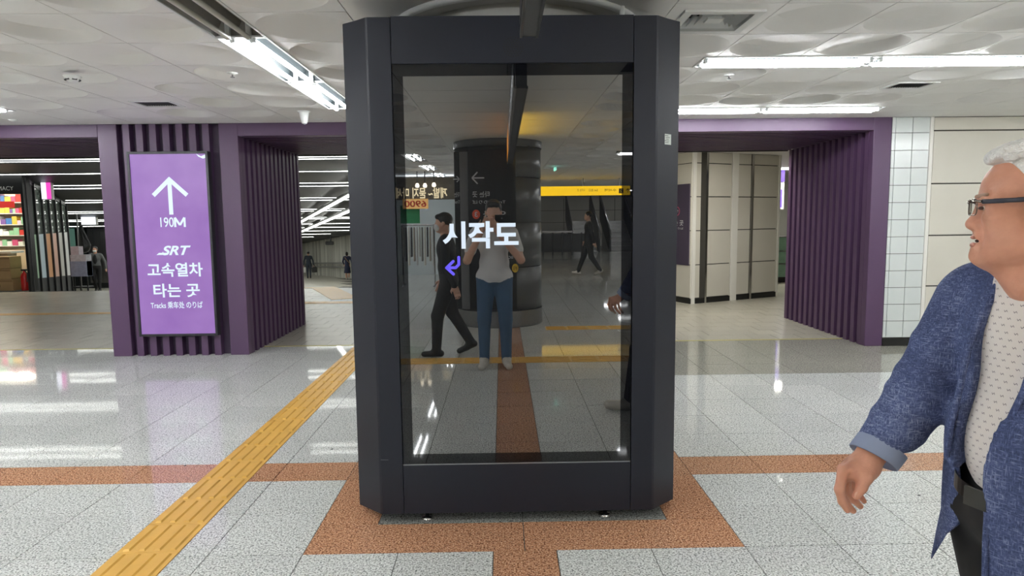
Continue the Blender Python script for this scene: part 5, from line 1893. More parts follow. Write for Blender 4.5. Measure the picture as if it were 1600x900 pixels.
def figure(fr, S, arms, legs, mats, style, vox, head_turn=0.0, lean=0.0, fingers=True):
    """one continuous clothed body. mats: skin, hair, top, bottom, shoe. All measures for a 1.72 m person times S."""
    bo = Body()

    def p(f, l, u):
        return fr(f * S, l * S, u * S)
    R = fr.R()
    SK, HA, TO, BT, SH = 0, 1, 2, 3, 4
    ln = lean
    # trunk
    bo.ell(p(0, 0, .94), (.115 * S, .165 * S, .11 * S), BT, .05 * S, R)
    bo.ell(p(.01 + ln * .3, 0, 1.08), (.112 * S, .155 * S, .16 * S), TO, .05 * S, R)
    bo.ell(p(ln * .7, 0, 1.29), (.118 * S, .172 * S, .17 * S), TO, .05 * S, R)
    bo.cone(p(ln * .85 - .01, -.15, 1.405), p(ln * .85 - .01, .15, 1.405), .062 * S, .062 * S, TO, .05 * S)
    bo.cone(p(ln - .01, 0, 1.40), p(ln + .005, 0, 1.53), .056 * S, .05 * S, SK, .02 * S)
    # head
    a = head_turn
    hf = fr.f * math.cos(a) + fr.l * math.sin(a); hl = -fr.f * math.sin(a) + fr.l * math.cos(a)
    HR = np.stack((hf, hl, fr.u))
    hc = p(ln + .02, 0, 1.60)

    def h(f, l, u):
        return hc + (hf * f + hl * l + fr.u * u) * S
    bo.ell(h(-.01, 0, .03), (.092 * S, .074 * S, .088 * S), SK, .02 * S, HR)
    bo.ell(h(.025, 0, -.035), (.065 * S, .06 * S, .078 * S), SK, .03 * S, HR)
    bo.ell(h(.06, 0, -.085), (.03 * S, .03 * S, .025 * S), SK, .03 * S, HR)
    bo.cone(h(.083, 0, .0), h(.10, 0, -.035), .009 * S, .014 * S, SK, .012 * S)
    for s in (-1, 1):
        bo.ell(h(-.01, s * .077, -.01), (.02 * S, .01 * S, .03 * S), SK, .006 * S, HR)
    bo.ell(h(-.022, 0, .045), (.098 * S, .084 * S, .088 * S), HA, .006 * S, HR, clip=[(h(.052, 0, .045), hf * .75 - fr.u * .66)])
    if style.get('hair') == 'long':
        bo.ell(h(-.05, 0, -.01), (.07 * S, .085 * S, .12 * S), HA, .02 * S, HR)
    if style.get('fringe'):
        bo.ell(h(.05, 0, .075), (.045 * S, .07 * S, .035 * S), HA, .012 * S, HR)
    # arms: shoulder, elbow, wrist in local coordinates, plus hand direction and side
    for s, A in zip((1, -1), arms):
        sh = p(ln * .85 - .01, s * .185, 1.385)
        el, wr = p(*A[0]), p(*A[1])
        bo.cone(sh, el, .058 * S, .047 * S, TO if style['sleeve'] != 'none' else SK, .03 * S)
        if style['sleeve'] == 'short':
            mid = sh + (el - sh) * .62
            bo.p.pop()
            bo.cone(sh, mid, .066 * S, .062 * S, TO, .03 * S)
            bo.cone(mid, el, .045 * S, .04 * S, SK, .006 * S)
            bo.cone(el, wr, .041 * S, .028 * S, SK, .015 * S)
        else:
            bo.cone(el, wr, .047 * S, .036 * S, TO, .02 * S)
        if fingers:
            d = fr.f * A[2][0] + fr.l * A[2][1] + fr.u * A[2][2]
            sd = fr.f * A[3][0] + fr.l * A[3][1] + fr.u * A[3][2]
            hand_generic(bo, wr, d, sd, SK, A[4] if len(A) > 4 else .5)
        else:
            bo.ell(wr + (fr.f * A[2][0] + fr.l * A[2][1] + fr.u * A[2][2]) * .07 * S, (.045 * S, .03 * S, .07 * S), SK, .01 * S, R)
    # legs
    if style.get('skirt'):
        bo.cone(p(0, 0, .98), p(-.01, 0, style['skirt']), .14 * S, .21 * S, TO, .05 * S, cut=(p(0, 0, style['skirt'] - .02), (0, 0, -1)))
    for s, Lg in zip((1, -1), legs):
        hip = p(0, s * .088, .90)
        kn, an = p(*Lg[0]), p(*Lg[1])
        w = style.get('wide', 1.0)
        lm = SK if style.get('skirt') else BT
        bo.cone(hip, kn, .092 * S * w, .066 * S * w, lm, .03 * S)
        bo.cone(kn, an, .064 * S * w, .048 * S * w, lm, .02 * S)
        td = fr.f * Lg[2][0] + fr.l * Lg[2][1] + fr.u * Lg[2][2]
        td = td / np.linalg.norm(td)
        heel = an - td * .05 * S - fr.u * .045 * S
        toe = an + td * .15 * S - fr.u * .05 * S
        bo.cone(heel, toe, .042 * S, .036 * S, SH, .01 * S)
        bo.cone(an + fr.u * .01 * S, heel + (toe - heel) * .5, .05 * S, .042 * S, SH, .01 * S)
    return bo, h, p, hf, hl


def finish_person(bo, name, label, vox, mats, base, group=None):
    me = bo.mesh(name, vox, mats)
    root = obj(name, me, None)
    tag(root, label, 'person', group)
    return root


def add_mask(root, h, S, HR):
    b_ = Body()
    b_.ell(h(.062, 0, -.05), (.05 * S, .064 * S, .05 * S), 0, .0, HR)
    obj('face_mask', b_.mesh('face_mask', .008, [M_MASK]), None, root)


# ---- the photographer, seen in the screen
fr = Frame((-.085, -.30, 0), math.pi / 2)
Sg = 1.02
arms = [((.14, .27, 1.12), (.24, .11, 1.43), (.25, -.45, .85), (.3, -.2, .9), .9),
        ((.14, -.27, 1.12), (.24, -.02, 1.43), (.25, .35, .9), (.3, .2, .9), .9)]
legs = [((.02, .11, .5), (0, .115, .09), (1, .18, -.05)), ((.02, -.11, .5), (0, -.115, .09), (1, -.18, -.05))]
bo, h, p, hf, hl = figure(fr, Sg, arms, legs, None, dict(sleeve='short', fringe=True, wide=1.08), .009)
R = fr.R()
bo.ell(p(0, 0, .96), (.135 * Sg, .185 * Sg, .10 * Sg), 2, .04, R)
ph_ = finish_person(bo, 'person', 'photographer in a white T-shirt and blue jeans mirrored in the screen', .009, [M_SKIN, M_HAIR_BLACK, M_TEE, M_JEANS, M_SNEAK], fr.o)
pn = thing('phone', 'dark phone held up by the photographer', 'phone', (0, -.03, CAM_H))
bx('casing', -.07, .09, -.032, -.024, CAM_H - .045, CAM_H + .035, M_BLACK, pn, .003)
MB().lathe((0, 0, 0), [(0, 0), (.008, 0), (.008, .003)], 12).build('lens_ring', M_STEEL, pn, world=False)
pn.children[1].location = (0, .009, .0); pn.children[1].rotation_euler.x = -math.pi / 2
bx('lens', .025, .04, -.024, -.022, CAM_H - .007, CAM_H + .007, M_KIOSK_GAP, pn)

# ---- masked person in black walking past behind the photographer
fr = Frame((-.61, -.92, 0), math.pi)
arms = [((-.05, .25, 1.12), (.10, .24, .90), (.4, 0, -.9), (1, 0, .3), .4), ((.02, -.25, 1.12), (-.08, -.25, .88), (-.3, 0, -.95), (1, 0, .3), .4)]
legs = [((-.02, .09, .52), (-.24, .09, .15), (1, 0, -.45)), ((.14, -.09, .50), (.16, -.09, .09), (1, 0, 0))]
bo, h, p, hf, hl = figure(fr, .95, arms, legs, None, dict(sleeve='long', wide=1.15, fringe=True), .010, lean=.04)
pm_ = finish_person(bo, 'person', 'person in black with a white face mask walking behind the photographer', .010, [M_SKIN, M_HAIR_BLACK, M_BLACKC, M_BLACKC, M_BLACKSHOE], fr.o)
add_mask(pm_, h, .95, np.stack((hf, hl, fr.u)))

# ---- far walker in dark clothes, right of the column in the screen
fr = Frame((2.36, -11.5, 0), math.pi)
arms = [((-.08, .25, 1.12), (.06, .24, .92), (.4, 0, -.9), (1, 0, .3), .4), ((-.05, -.25, 1.13), (-.12, -.24, .90), (-.3, 0, -.95), (1, 0, .3), .4)]
legs = [((.12, .09, .52), (.28, .09, .10), (1, 0, .1)), ((-.06, -.09, .50), (-.30, -.09, .14), (1, 0, -.4))]
bo, h, p, hf, hl = figure(fr, 1.0, arms, legs, None, dict(sleeve='long', wide=1.15), .014)
finish_person(bo, 'person', 'person in dark clothes striding past under the yellow banner in the screen', .014, [M_SKIN, M_HAIR_BLACK, M_BLACKC, M_BLACKC, M_SNEAK], fr.o)

# ---- masked man coming up the passage by the pharmacy
q = at(153, 448, 25.5)
fr = Frame((q.x, 25.5, prof(25.5)), math.radians(-75))
arms = [((-.02, .30, 1.12), (.06, .33, .88), (.2, .1, -.95), (1, 0, .2), .4), ((-.02, -.30, 1.12), (.04, -.33, .88), (.2, -.1, -.95), (1, 0, .2), .4)]
legs = [((.05, .09, .5), (.10, .09, .09), (1, 0, .1)), ((.05, -.09, .5), (-.12, -.08, .12), (1, 0, -.2))]
bo, h, p, hf, hl = figure(fr, 1.0, arms, legs, None, dict(sleeve='long', wide=1.0), .016, fingers=False)
pq = finish_person(bo, 'person', 'man with a white face mask and grey jacket walking up beside the pharmacy', .016, [M_SKIN, M_HAIR_BLACK, M_GREYJ, M_BLACKC, M_BLACKSHOE], fr.o)
add_mask(pq, h, 1.0, np.stack((hf, hl, fr.u)))
b_ = Body()
b_.ell(p(.085, 0, 1.22), (.06, .075, .2), 0, 0, fr.R())
obj('dark_jumper', b_.mesh('dark_jumper', .016, [M_BLACKC]), None, pq)

# ---- two people going down the ramp
q = at(483, 430, 42.5)
fr = Frame((q.x, 42.5, prof(42.5)), math.radians(100))
arms = [((0, .27, 1.12), (0, .30, .85), (0, .1, -1), (1, 0, 0), .4), ((0, -.27, 1.12), (0, -.30, .85), (0, -.1, -1), (1, 0, 0), .4)]
legs = [((.03, .09, .5), (.06, .09, .09), (1, 0, 0)), ((.0, -.09, .5), (-.08, -.09, .1), (1, 0, -.1))]
bo, h, p, hf, hl = figure(fr, 1.0, arms, legs, None, dict(sleeve='long', wide=1.0), .018, fingers=False)
pe = finish_person(bo, 'person', 'man in a dark suit walking away down the ramp with two bags', .018, [M_SKIN, M_HAIR_BLACK, M_SUIT, M_SUIT, M_BLACKSHOE], fr.o)
for (l_, m_, nm, lab) in ((.32, mat('pale_bag', (200, 200, 196), .6), 'tote_bag', 'pale shopping bag in the suited man\'s hand'), (-.34, M_BLACK, 'handbag', 'black bag in the suited man\'s hand')):
    c = fr(0, l_, .55)
    t_ = thing(nm, lab, 'bag', c)
    bo2 = Body()
    bo2.box(c, (.07, .16, .17), .04, 0, 0, fr.R())
    obj('pouch', bo2.mesh('pouch', .02, [m_]), None, t_)
    MB().tube([c + fr.f * .0 + np.array((.1, 0, .16)), c + np.array((0, 0, .30)), c + np.array((-.1, 0, .16))], .015, 6).build('strap', m_, t_)
q = at(543, 427, 39.3)
fr = Frame((q.x, 39.3, prof(39.3)), math.radians(95))
arms = [((.04, .26, 1.12), (.14, .22, .95), (.5, -.2, -.8), (1, 0, 0), .4), ((0, -.27, 1.12), (.03, -.29, .88), (0, -.1, -1), (1, 0, 0), .4)]
bo, h, p, hf, hl = figure(fr, .94, arms, legs, None, dict(sleeve='long', skirt=.42, hair='long'), .018, fingers=False)
pw = finish_person(bo, 'person', 'woman in a loose navy dress walking away down the ramp', .018, [M_SKIN, M_HAIR_BLACK, M_NAVY, M_NAVY, M_SNEAK], fr.o)
b_ = MB().tube([p(-.13, .12, 1.40), p(-.14, -.02, 1.2), p(-.12, -.2, .98)], .02, 6)
b_.build('shoulder_strap', mat('tan_strap', (150, 120, 90), .6), pw)

# ================================================================== the man walking in from the right
# ---- fabrics
m, nt, b = new_mat('navy_slub_jacket')
N, L = nt.nodes, nt.links
tc = N.new('ShaderNodeTexCoord')
mix_in = []
for sc_ in ((70, 70, 420), (380, 380, 70)):
    mp = N.new('ShaderNodeMapping'); mp.inputs['Scale'].default_value = sc_
    nz = N.new('ShaderNodeTexNoise'); nz.inputs['Scale'].default_value = 1.0; nz.inputs['Detail'].default_value = 4
    L.new(tc.outputs['Object'], mp.inputs['Vector']); L.new(mp.outputs['Vector'], nz.inputs['Vector'])
    mix_in.append(nz)
mx_ = N.new('ShaderNodeMath'); mx_.operation = 'MAXIMUM'
L.new(mix_in[0].outputs['Fac'], mx_.inputs[0]); L.new(mix_in[1].outputs['Fac'], mx_.inputs[1])
nb_ = N.new('ShaderNodeTexNoise'); nb_.inputs['Scale'].default_value = 7; nb_.inputs['Detail'].default_value = 3
L.new(tc.outputs['Object'], nb_.inputs['Vector'])
ad = N.new('ShaderNodeMath'); ad.operation = 'MULTIPLY_ADD'; ad.inputs[1].default_value = .35; 
L.new(nb_.outputs['Fac'], ad.inputs[0]); L.new(mx_.outputs['Value'], ad.inputs[2])
rp = N.new('ShaderNodeValToRGB')
rp.color_ramp.elements[0].position = .60; rp.color_ramp.elements[0].color = lin((58, 68, 102))
rp.color_ramp.elements[1].position = .98; rp.color_ramp.elements[1].color = lin((150, 160, 192))
e_ = rp.color_ramp.elements.new(.76); e_.color = lin((82, 94, 134))
L.new(ad.outputs['Value'], rp.inputs['Fac']); L.new(rp.outputs['Color'], b.inputs['Base Color'])
b.inputs['Roughness'].default_value = .85
b.inputs['Specular IOR Level'].default_value = .2
nw = N.new('ShaderNodeTexNoise'); nw.inputs['Scale'].default_value = 9; nw.inputs['Detail'].default_value = 3
L.new(tc.outputs['Object'], nw.inputs['Vector'])
bp = N.new('ShaderNodeBump'); bp.inputs['Strength'].default_value = .6; bp.inputs['Distance'].default_value = .03
L.new(nw.outputs['Fac'], bp.inputs['Height'])
bp2 = N.new('ShaderNodeBump'); bp2.inputs['Strength'].default_value = .35; bp2.inputs['Distance'].default_value = .003
L.new(mx_.outputs['Value'], bp2.inputs['Height']); L.new(bp.outputs['Normal'], bp2.inputs['Normal'])
L.new(bp2.outputs['Normal'], b.inputs['Normal'])
M_JACKET = m
HX, HY, HZ = 1.1193, 1.4004, 1.5856                          # head centre, at eye height
TX, TY = 1.185, 1.44                                     # trunk axis
FD = np.array((-.94, -.342, 0)); LD = np.array((.342, -.94, 0)); UD = np.array((0, 0, 1.))
FR = np.stack((FD, LD, UD))
HFD = np.array((-.860, .510, 0)); HLD = np.array((-.510, -.860, 0))          # the head looks along the walk
HFR = np.stack((HFD, HLD, UD))


def hp(f, l, u):
    return np.array((HX, HY, HZ)) + (HFD * f + HLD * l + UD * u) * 1.04


def tp(f, l, z):
    return np.array((TX, TY, 0)) + FD * f + LD * l + UD * z


# printed shirt: little dark ticks in offset rows
m, nt, b = new_mat('printed_shirt')
N, L = nt.nodes, nt.links
geo = N.new('ShaderNodeNewGeometry')


def vdot(vec):
    n = N.new('ShaderNodeVectorMath'); n.operation = 'DOT_PRODUCT'
    n.inputs[1].default_value = vec
    L.new(geo.outputs['Position'], n.inputs[0])
    return n.outputs['Value']


def mth(op, a, b_=None, c_=None):
    n = N.new('ShaderNodeMath'); n.operation = op
    for i, v in enumerate((a, b_, c_)):
        if v is None:
            continue
        if isinstance(v, (int, float)):
            n.inputs[i].default_value = v
        else:
            L.new(v, n.inputs[i])
    return n.outputs['Value']


u_ = vdot((LD[0], LD[1], 0)); v_ = vdot((0, 0, 1))
rv = mth('DIVIDE', v_, .0150)
rowi = mth('FLOOR', rv)
par = mth('MODULO', rowi, 2.0)
ru = mth('ADD', mth('DIVIDE', u_, .0205), mth('MULTIPLY', par, .5))
fu = mth('SUBTRACT', mth('FRACT', ru), .5)
fv = mth('SUBTRACT', mth('FRACT', rv), .5)
wob = mth('MULTIPLY', mth('SINE', mth('MULTIPLY', fu, 22.0)), .09)
inu = mth('LESS_THAN', mth('ABSOLUTE', fu), .20)
inv = mth('LESS_THAN', mth('ABSOLUTE', mth('SUBTRACT', fv, wob)), .085)
msk = mth('MULTIPLY', inu, inv)
mxx = N.new('ShaderNodeMix'); mxx.data_type = 'RGBA'
mxx.inputs['A'].default_value = lin((222, 216, 212)); mxx.inputs['B'].default_value = lin((150, 142, 146))
L.new(msk, mxx.inputs['Factor']); L.new(mxx.outputs['Result'], b.inputs['Base Color'])
b.inputs['Roughness'].default_value = .8
nw = N.new('ShaderNodeTexNoise'); nw.inputs['Scale'].default_value = 14
L.new(geo.outputs['Position'], nw.inputs['Vector'])
bp = N.new('ShaderNodeBump'); bp.inputs['Strength'].default_value = .3; bp.inputs['Distance'].default_value = .02
L.new(nw.outputs['Fac'], bp.inputs['Height']); L.new(bp.outputs['Normal'], b.inputs['Normal'])
M_SHIRT = m
M_HAIRW = mat('white_hair', (240, 240, 238), .6, noise=.10, nscale=120, bump=.9, bscale=140)
M_TROUS = mat('black_trousers', (18, 18, 20), .7, noise=.2, nscale=10)
M_BELT = mat('black_belt', (20, 19, 18), .3)
M_CUFF = mat('pale_blue_lining', (140, 152, 180), .8, noise=.08, nscale=30)

# ---- head, neck and hands: the skin
bo = Body()
K = .016
bo.ell(hp(-.018, 0, .042), (.098, .077, .082), 0, K, HFR)
bo.ell(hp(.028, 0, .030), (.062, .064, .056), 0, .02, HFR)
bo.cone(hp(.074, -.036, .010), hp(.074, .036, .010), .0150, .0150, 0, .018)
bo.ell(hp(.026, 0, -.040), (.062, .061, .068), 0, .02, HFR)
for s in (-1, 1):
    bo.ell(hp(.056, s * .040, -.026), (.030, .024, .024), 0, .02, HFR)
    bo.ell(hp(.030, s * .042, -.070), (.044, .026, .038), 0, .022, HFR)
    bo.cone(hp(.058, s * .026, -.100), hp(-.015, s * .058, -.068), .026, .028, 0, .025)
    bo.ell(hp(-.012, s * .080, -.012), (.020, .009, .032), 0, .006, HFR)
    bo.ell(hp(-.006, s * .086, -.030), (.010, .006, .012), 0, .006, HFR)
bo.cone(hp(.082, 0, .004), hp(.094, 0, -.034), .0085, .0120, 0, .014)
bo.ell(hp(.0955, 0, -.040), (.0150, .0145, .0125), 0, .010, HFR)
for s in (-1, 1):
    bo.ell(hp(.086, s * .0155, -.043), (.0130, .0085, .0095), 0, .008, HFR)
bo.cone(hp(.084, -.014, -.0625), hp(.084, .014, -.0625), .0115, .0115, 0, .012)
bo.cone(hp(.085, -.014, -.0875), hp(.085, .014, -.0875), .0105, .0105, 0, .010)
bo.ell(hp(.074, 0, -.107), (.028, .028, .021), 0, .018, HFR)
bo.cone(hp(.045, 0, -.112), hp(-.005, 0, -.155), .030, .050, 0, .03)
bo.cone(hp(-.03, 0, -.07), tp(-.01, 0, 1.37), .060, .066, 0, .03)
for s in (-1, 1):
    bo.ell(hp(.098, s * .031, -.006), (.014, .017, .0085), 0, .012, HFR, op='s')
bo.ell(hp(.097, 0, -.0745), (.022, .021, .0045), 0, .004, HFR, op='s')
# crow's feet and the fold from nose to mouth
for s in (-1, 1):
    bo.cone(hp(.098, s * .022, -.046), hp(.083, s * .030, -.074), .0022, .0022, 0, .004, op='s')
def hj(*pts):
    return tuple(tuple(at(x_, y_, Y_)) for (x_, y_, Y_) in pts)


K_ = [hj((1317, 735, 1.565), (1311, 765, 1.560), (1316, 784, 1.558), (1324, 797, 1.557)),
      hj((1316, 733, 1.585), (1313, 768, 1.583), (1322, 787, 1.583), (1333, 798, 1.582)),
      hj((1322, 735, 1.604), (1323, 765, 1.606), (1333, 780, 1.607), (1344, 791, 1.607)),
      hj((1330, 738, 1.621), (1334, 760, 1.625), (1342, 773, 1.626), (1350, 783, 1.625))]
for i, k_ in enumerate(K_):
    r_ = (.0120, .0112, .0098, .0080) if i < 3 else (.0100, .0094, .0084, .0070)
    bo.chain([(np.array(k_[0]) * .6 + np.array((.90, 1.592, .965)) * .4), *k_], [.012] + list(r_), 0, .005)
bo.chain(hj((1360, 724, 1.575), (1353, 746, 1.553), (1346, 762, 1.546), (1338, 775, 1.543)), [.019, .0150, .0120, .0095], 0, .010)
PC = np.array(at(1340, 730, 1.592))
pd = np.array((-.75, 0, -.42)); pd /= np.linalg.norm(pd)
ps = np.array((0, -1., 0)); pn_ = np.cross(pd, ps)
bo.ell(PC, (.048, .042, .021), 0, .014, np.stack((pd, ps, pn_)))
bo.ell(PC + np.array((.016, -.02, -.010)), (.034, .018, .018), 0, .014, np.stack((pd, ps, pn_)))
WC = np.array(at(1364, 706, 1.60))
bo.cone(PC, WC, .027, .030, 0, .02)
bo.cone(WC, tuple(at(1440, 612, 1.603)), .030, .040, 0, .02)
EL_ = np.array(at(1440, 612, 1.603)); SH_ = np.array(tp(-.03, -.14, 1.33)); SL_ = np.array(tp(-.03, .15, 1.33)); ELl = np.array((1.345, 1.20, 1.10))
lw_ = np.array((1.36, 1.20, .86))
hand_generic(bo, lw_, (.25, 0, -1), (-1, 0, 0), 0, .5)
bo.cone(EL_, SH_, .040, .045, 0, .02)
bo.cone(SH_, SL_, .050, .050, 0, .03)
bo.cone(tp(-.01, 0, 1.37), tp(-.02, 0, 1.32), .066, .055, 0, .03)
bo.cone(SL_, ELl, .045, .040, 0, .02)
bo.cone(ELl, lw_, .040, .028, 0, .02)
man = obj('person', bo.mesh('person', .0032, [M_SKIN_OLD], 1), None)
tag(man, 'white-haired man in glasses and a navy jacket walking in from the picture\'s edge', 'person')
# thumb nail
nl = MB()
c = np.array(at(1339, 773, 1.536)) + np.array((0, .002, 0)); e1 = np.array((-.35, -.05, -.94)); e1 /= np.linalg.norm(e1); e2 = np.cross(e1, (0, -1, 0)); e2 /= np.linalg.norm(e2)
nl.add([tuple(c + e1 * .008 * math.cos(k * math.pi / 6) + e2 * .0062 * math.sin(k * math.pi / 6) + np.array((0, -.0006 - .0012, 0)) * (1 if k % 2 else .8)) for k in range(12)], [tuple(range(12))])
nl.build('thumb_nail', mat('nail', (222, 172, 150), .3), man)
# eyes, mouth, brows
M_EYE = mat('eye_white', (220, 212, 204), .2); M_IRIS = mat('iris_dark', (74, 52, 42), .3)
for s in (-1, 1):
    b2 = Body(); b2.ell(hp(.0790, s * .0285, -.006), (.0105, .0085, .0052), 0, 0, HFR)
    ey = obj('eye', b2.mesh('eye', .002, [M_EYE]), None, man)
    b2 = Body(); b2.ell(hp(.0855, s * .0290, -.0062), (.0070, .0082, .0042), 0, 0, HFR)
    obj('iris', b2.mesh('iris', .0012, [M_IRIS]), None, ey)
    b2 = Body(); b2.cone(hp(.0905, s * .014, .0180), hp(.0800, s * .048, .0210), .0050, .0040, 0, .004)
    obj('eyebrow', b2.mesh('eyebrow', .0016, [mat('grey_brow', (176, 146, 128), .8)]), None, man)
b2 = Body(); b2.ell(hp(.078, 0, -.0745), (.014, .018, .0045), 0, 0, HFR)
obj('mouth', b2.mesh('mouth', .0016, [mat('mouth_dark', (50, 18, 16), .5)]), None, man)
for (uu, rr) in ((-.0665, .0042), (-.0830, .0050)):
    b2 = Body(); b2.cone(hp(.0935, -.015, uu), hp(.0935, .015, uu), rr, rr, 0, .003); b2.ell(hp(.094, 0, uu), (.0055, .014, rr * 1.05), 0, .004, HFR)
    obj('lip', b2.mesh('lip', .0018, [mat('lip', (184, 122, 106), .5)]), None, man)
b2 = Body(); b2.cone(hp(.082, -.012, -.0715), hp(.082, .012, -.0715), .0035, .0035, 0, .002)
obj('teeth', b2.mesh('teeth', .0016, [mat('teeth', (214, 206, 190), .3)]), None, man)
# hair, combed back from a high forehead with a lifted front
bo = Body()
n1 = HFD * .79 - UD * .61
bo.ell(hp(-.034, 0, .052), (.104, .084, .088), 0, .01, HFR, clip=[(hp(.052, 0, .072), n1), (hp(-.03, 0, -.05), -UD)])
bo.ell(hp(.030, 0, .112), (.058, .060, .019), 0, .016, np.stack((HFD * .96 - UD * .28, HLD, UD * .96 + HFD * .28)))
bo.ell(hp(.056, 0, .102), (.030, .052, .012), 0, .012, np.stack((HFD * .85 - UD * .52, HLD, UD * .85 + HFD * .52)))
for s in (-1, 1):
    bo.cone(hp(.012, s * .074, .030), hp(.006, s * .078, -.015), .010, .005, 0, .008)
rh = random.Random(5)
for k in range(70):
    l_ = rh.uniform(-.062, .062)
    f0 = .074 - 1.6 * abs(l_) * .35 + rh.uniform(-.075, .012)
    u0 = .098 + (.060 - f0) * .30 - 3.2 * l_ * l_
    q0_ = hp(f0, l_, u0)
    q1_ = hp(f0 - rh.uniform(.02, .045), l_ * 1.08 + rh.uniform(-.012, .012), u0 + rh.uniform(.004, .018))
    bo.cone(q0_, q1_, rh.uniform(.004, .007), .003, 0, .005)
obj('hair', bo.mesh('hair', .0032, [M_HAIRW], 1), None, man)
# glasses: thin metal rims, dark temples
gs = thing('glasses', 'half-rim glasses with dark navy temples on the walking man\'s face', 'glasses', tuple(hp(.1, 0, 0)))
M_TEMPLE = mat('navy_temple', (34, 38, 54), .3); M_RIM = mat('rim_metal', (120, 112, 104), .25, metal=.9)
m, nt, b = new_mat('clear_lens')
N, L = nt.nodes, nt.links
tr = N.new('ShaderNodeBsdfTransparent'); gl2 = N.new('ShaderNodeBsdfGlossy'); gl2.inputs['Roughness'].default_value = .02
mx2 = N.new('ShaderNodeMixShader'); mx2.inputs[0].default_value = .10
tr.inputs[0].default_value = (.90, .92, .92, 1)
L.new(tr.outputs[0], mx2.inputs[1]); L.new(gl2.outputs[0], mx2.inputs[2]); L.new(mx2.outputs[0], nt.nodes['Material Output'].inputs['Surface'])
M_LENS = m
for s in (-1, 1):
    pts = []
    for k in range(25):
        a = 2 * math.pi * k / 24
        cx_ = math.copysign(abs(math.cos(a)) ** .6, math.cos(a)); sy_ = math.copysign(abs(math.sin(a)) ** .6, math.sin(a))
        pts.append(hp(.108 - .010 * abs(s * .034 + .026 * cx_) / .06 - .002, s * .034 + .026 * cx_, -.004 + .0165 * sy_))
    MB().tube([tuple(q_) for q_ in pts], .0011, 6, False).build('rim', M_RIM, gs)
    MB().add([tuple(q_) for q_ in pts[:24]], [tuple(range(24))]).build('lens', M_LENS, gs)
    MB().tube([tuple(hp(.1005, s * .030 + s * .030, .010)), tuple(hp(.098, s * .066, .008)), tuple(hp(.090, s * .0715, .007))], .003, 6).build('hinge', M_RIM, gs)
    b2 = Body(); a_, c_ = hp(.090, s * .0715, .0065), hp(-.03, s * .0885, .0115)
    d_ = (c_ - a_) / np.linalg.norm(c_ - a_); up_ = np.cross(d_, np.cross(UD, d_)); sd_ = np.cross(d_, up_)
    b2.box((a_ + c_) / 2, (np.linalg.norm(c_ - a_) / 2, .0018, .0052), .0012, 0, 0, np.stack((d_, sd_, up_)))
    obj('temple', b2.mesh('temple', .0016, [M_TEMPLE]), None, gs)
MB().tube([tuple(hp(.1055, -.010, .004)), tuple(hp(.108, 0, .007)), tuple(hp(.1055, .010, .004))], .0014, 6).build('bridge', M_RIM, gs)
gs.location = gs.location

# ---- shirt
bo = Body()
bo.ell(tp(-.005, .022, 1.27), (.122, .150, .19), 0, .05, FR)
bo.ell(tp(.022, .03, 1.06), (.138, .140, .17), 0, .06, FR)
bo.cone(tp(-.03, -.09, 1.375), tp(-.03, .10, 1.375), .050, .050, 0, .05)
bo.cone(tp(.012, 0, 1.37), tp(.030, 0, 1.435), .075, .068, 0, .03)
bo.ell(tp(0, 0, .94), (.30, .30, .012), 0, 0, FR, op='s')
obj('shirt', bo.mesh('shirt', .007, [M_SHIRT], 2), None, man)
for k in range(4):
    c = tp(.135 - .012 * k if k else .118, .004, 1.34 - .085 * k)
# ---- trousers and belt
bo = Body()
bo.ell(tp(.012, .03, .90), (.138, .142, .115), 0, .04, FR)
bo.cone(tp(.0, -.070, .88), (1.235, 1.50, .50), .100, .078, 0, .03)
bo.cone((1.235, 1.50, .50), (1.44, 1.52, .15), .078, .058, 0, .02)
bo.cone(tp(.0, .095, .88), (1.10, 1.37, .50), .105, .078, 0, .03)
bo.cone((1.10, 1.37, .50), (1.035, 1.385, .11), .078, .062, 0, .02)
obj('trousers', bo.mesh('trousers', .009, [M_TROUS], 1), None, man)
bt = MB()
for k in range(48):
    a0, a1 = 2 * math.pi * k / 48, 2 * math.pi * (k + 1) / 48

    def bp_(a, z, e=0):
        return tuple(tp(.018 + (.151 + e) * math.cos(a), .03 + (.152 + e) * math.sin(a), z - .012 * math.cos(a)))
    bt.add([bp_(a0, .945), bp_(a1, .945), bp_(a1, .982), bp_(a0, .982)], [(0, 1, 2, 3)], True)
bt.build('belt', M_BELT, man)
c = tp(.172, .002, .951)
MB().obox(c, LD * .024, FD * .003, UD * .021).build('buckle', mat('dull_buckle', (70, 70, 68), .3, metal=.8), man)
# ---- shoes
for (ax, ay, az, td) in ((1.035, 1.385, .10, (-1, -.12, 0)), (1.45, 1.52, .15, (-.95, 0, -.55))):
    td = np.array(td, float); td /= np.linalg.norm(td)
    b2 = Body(); a_ = np.array((ax, ay, az))
    he, to = a_ - td * .05 + np.array((0, 0, -.05)), a_ + td * .18 + np.array((0, 0, -.052))
    b2.cone(he, to, .045, .040, 0, .01); b2.cone(a_, he * .55 + to * .45, .052, .045, 0, .02)
    obj('shoe', b2.mesh('shoe', .008, [M_SNEAK]), None, man)
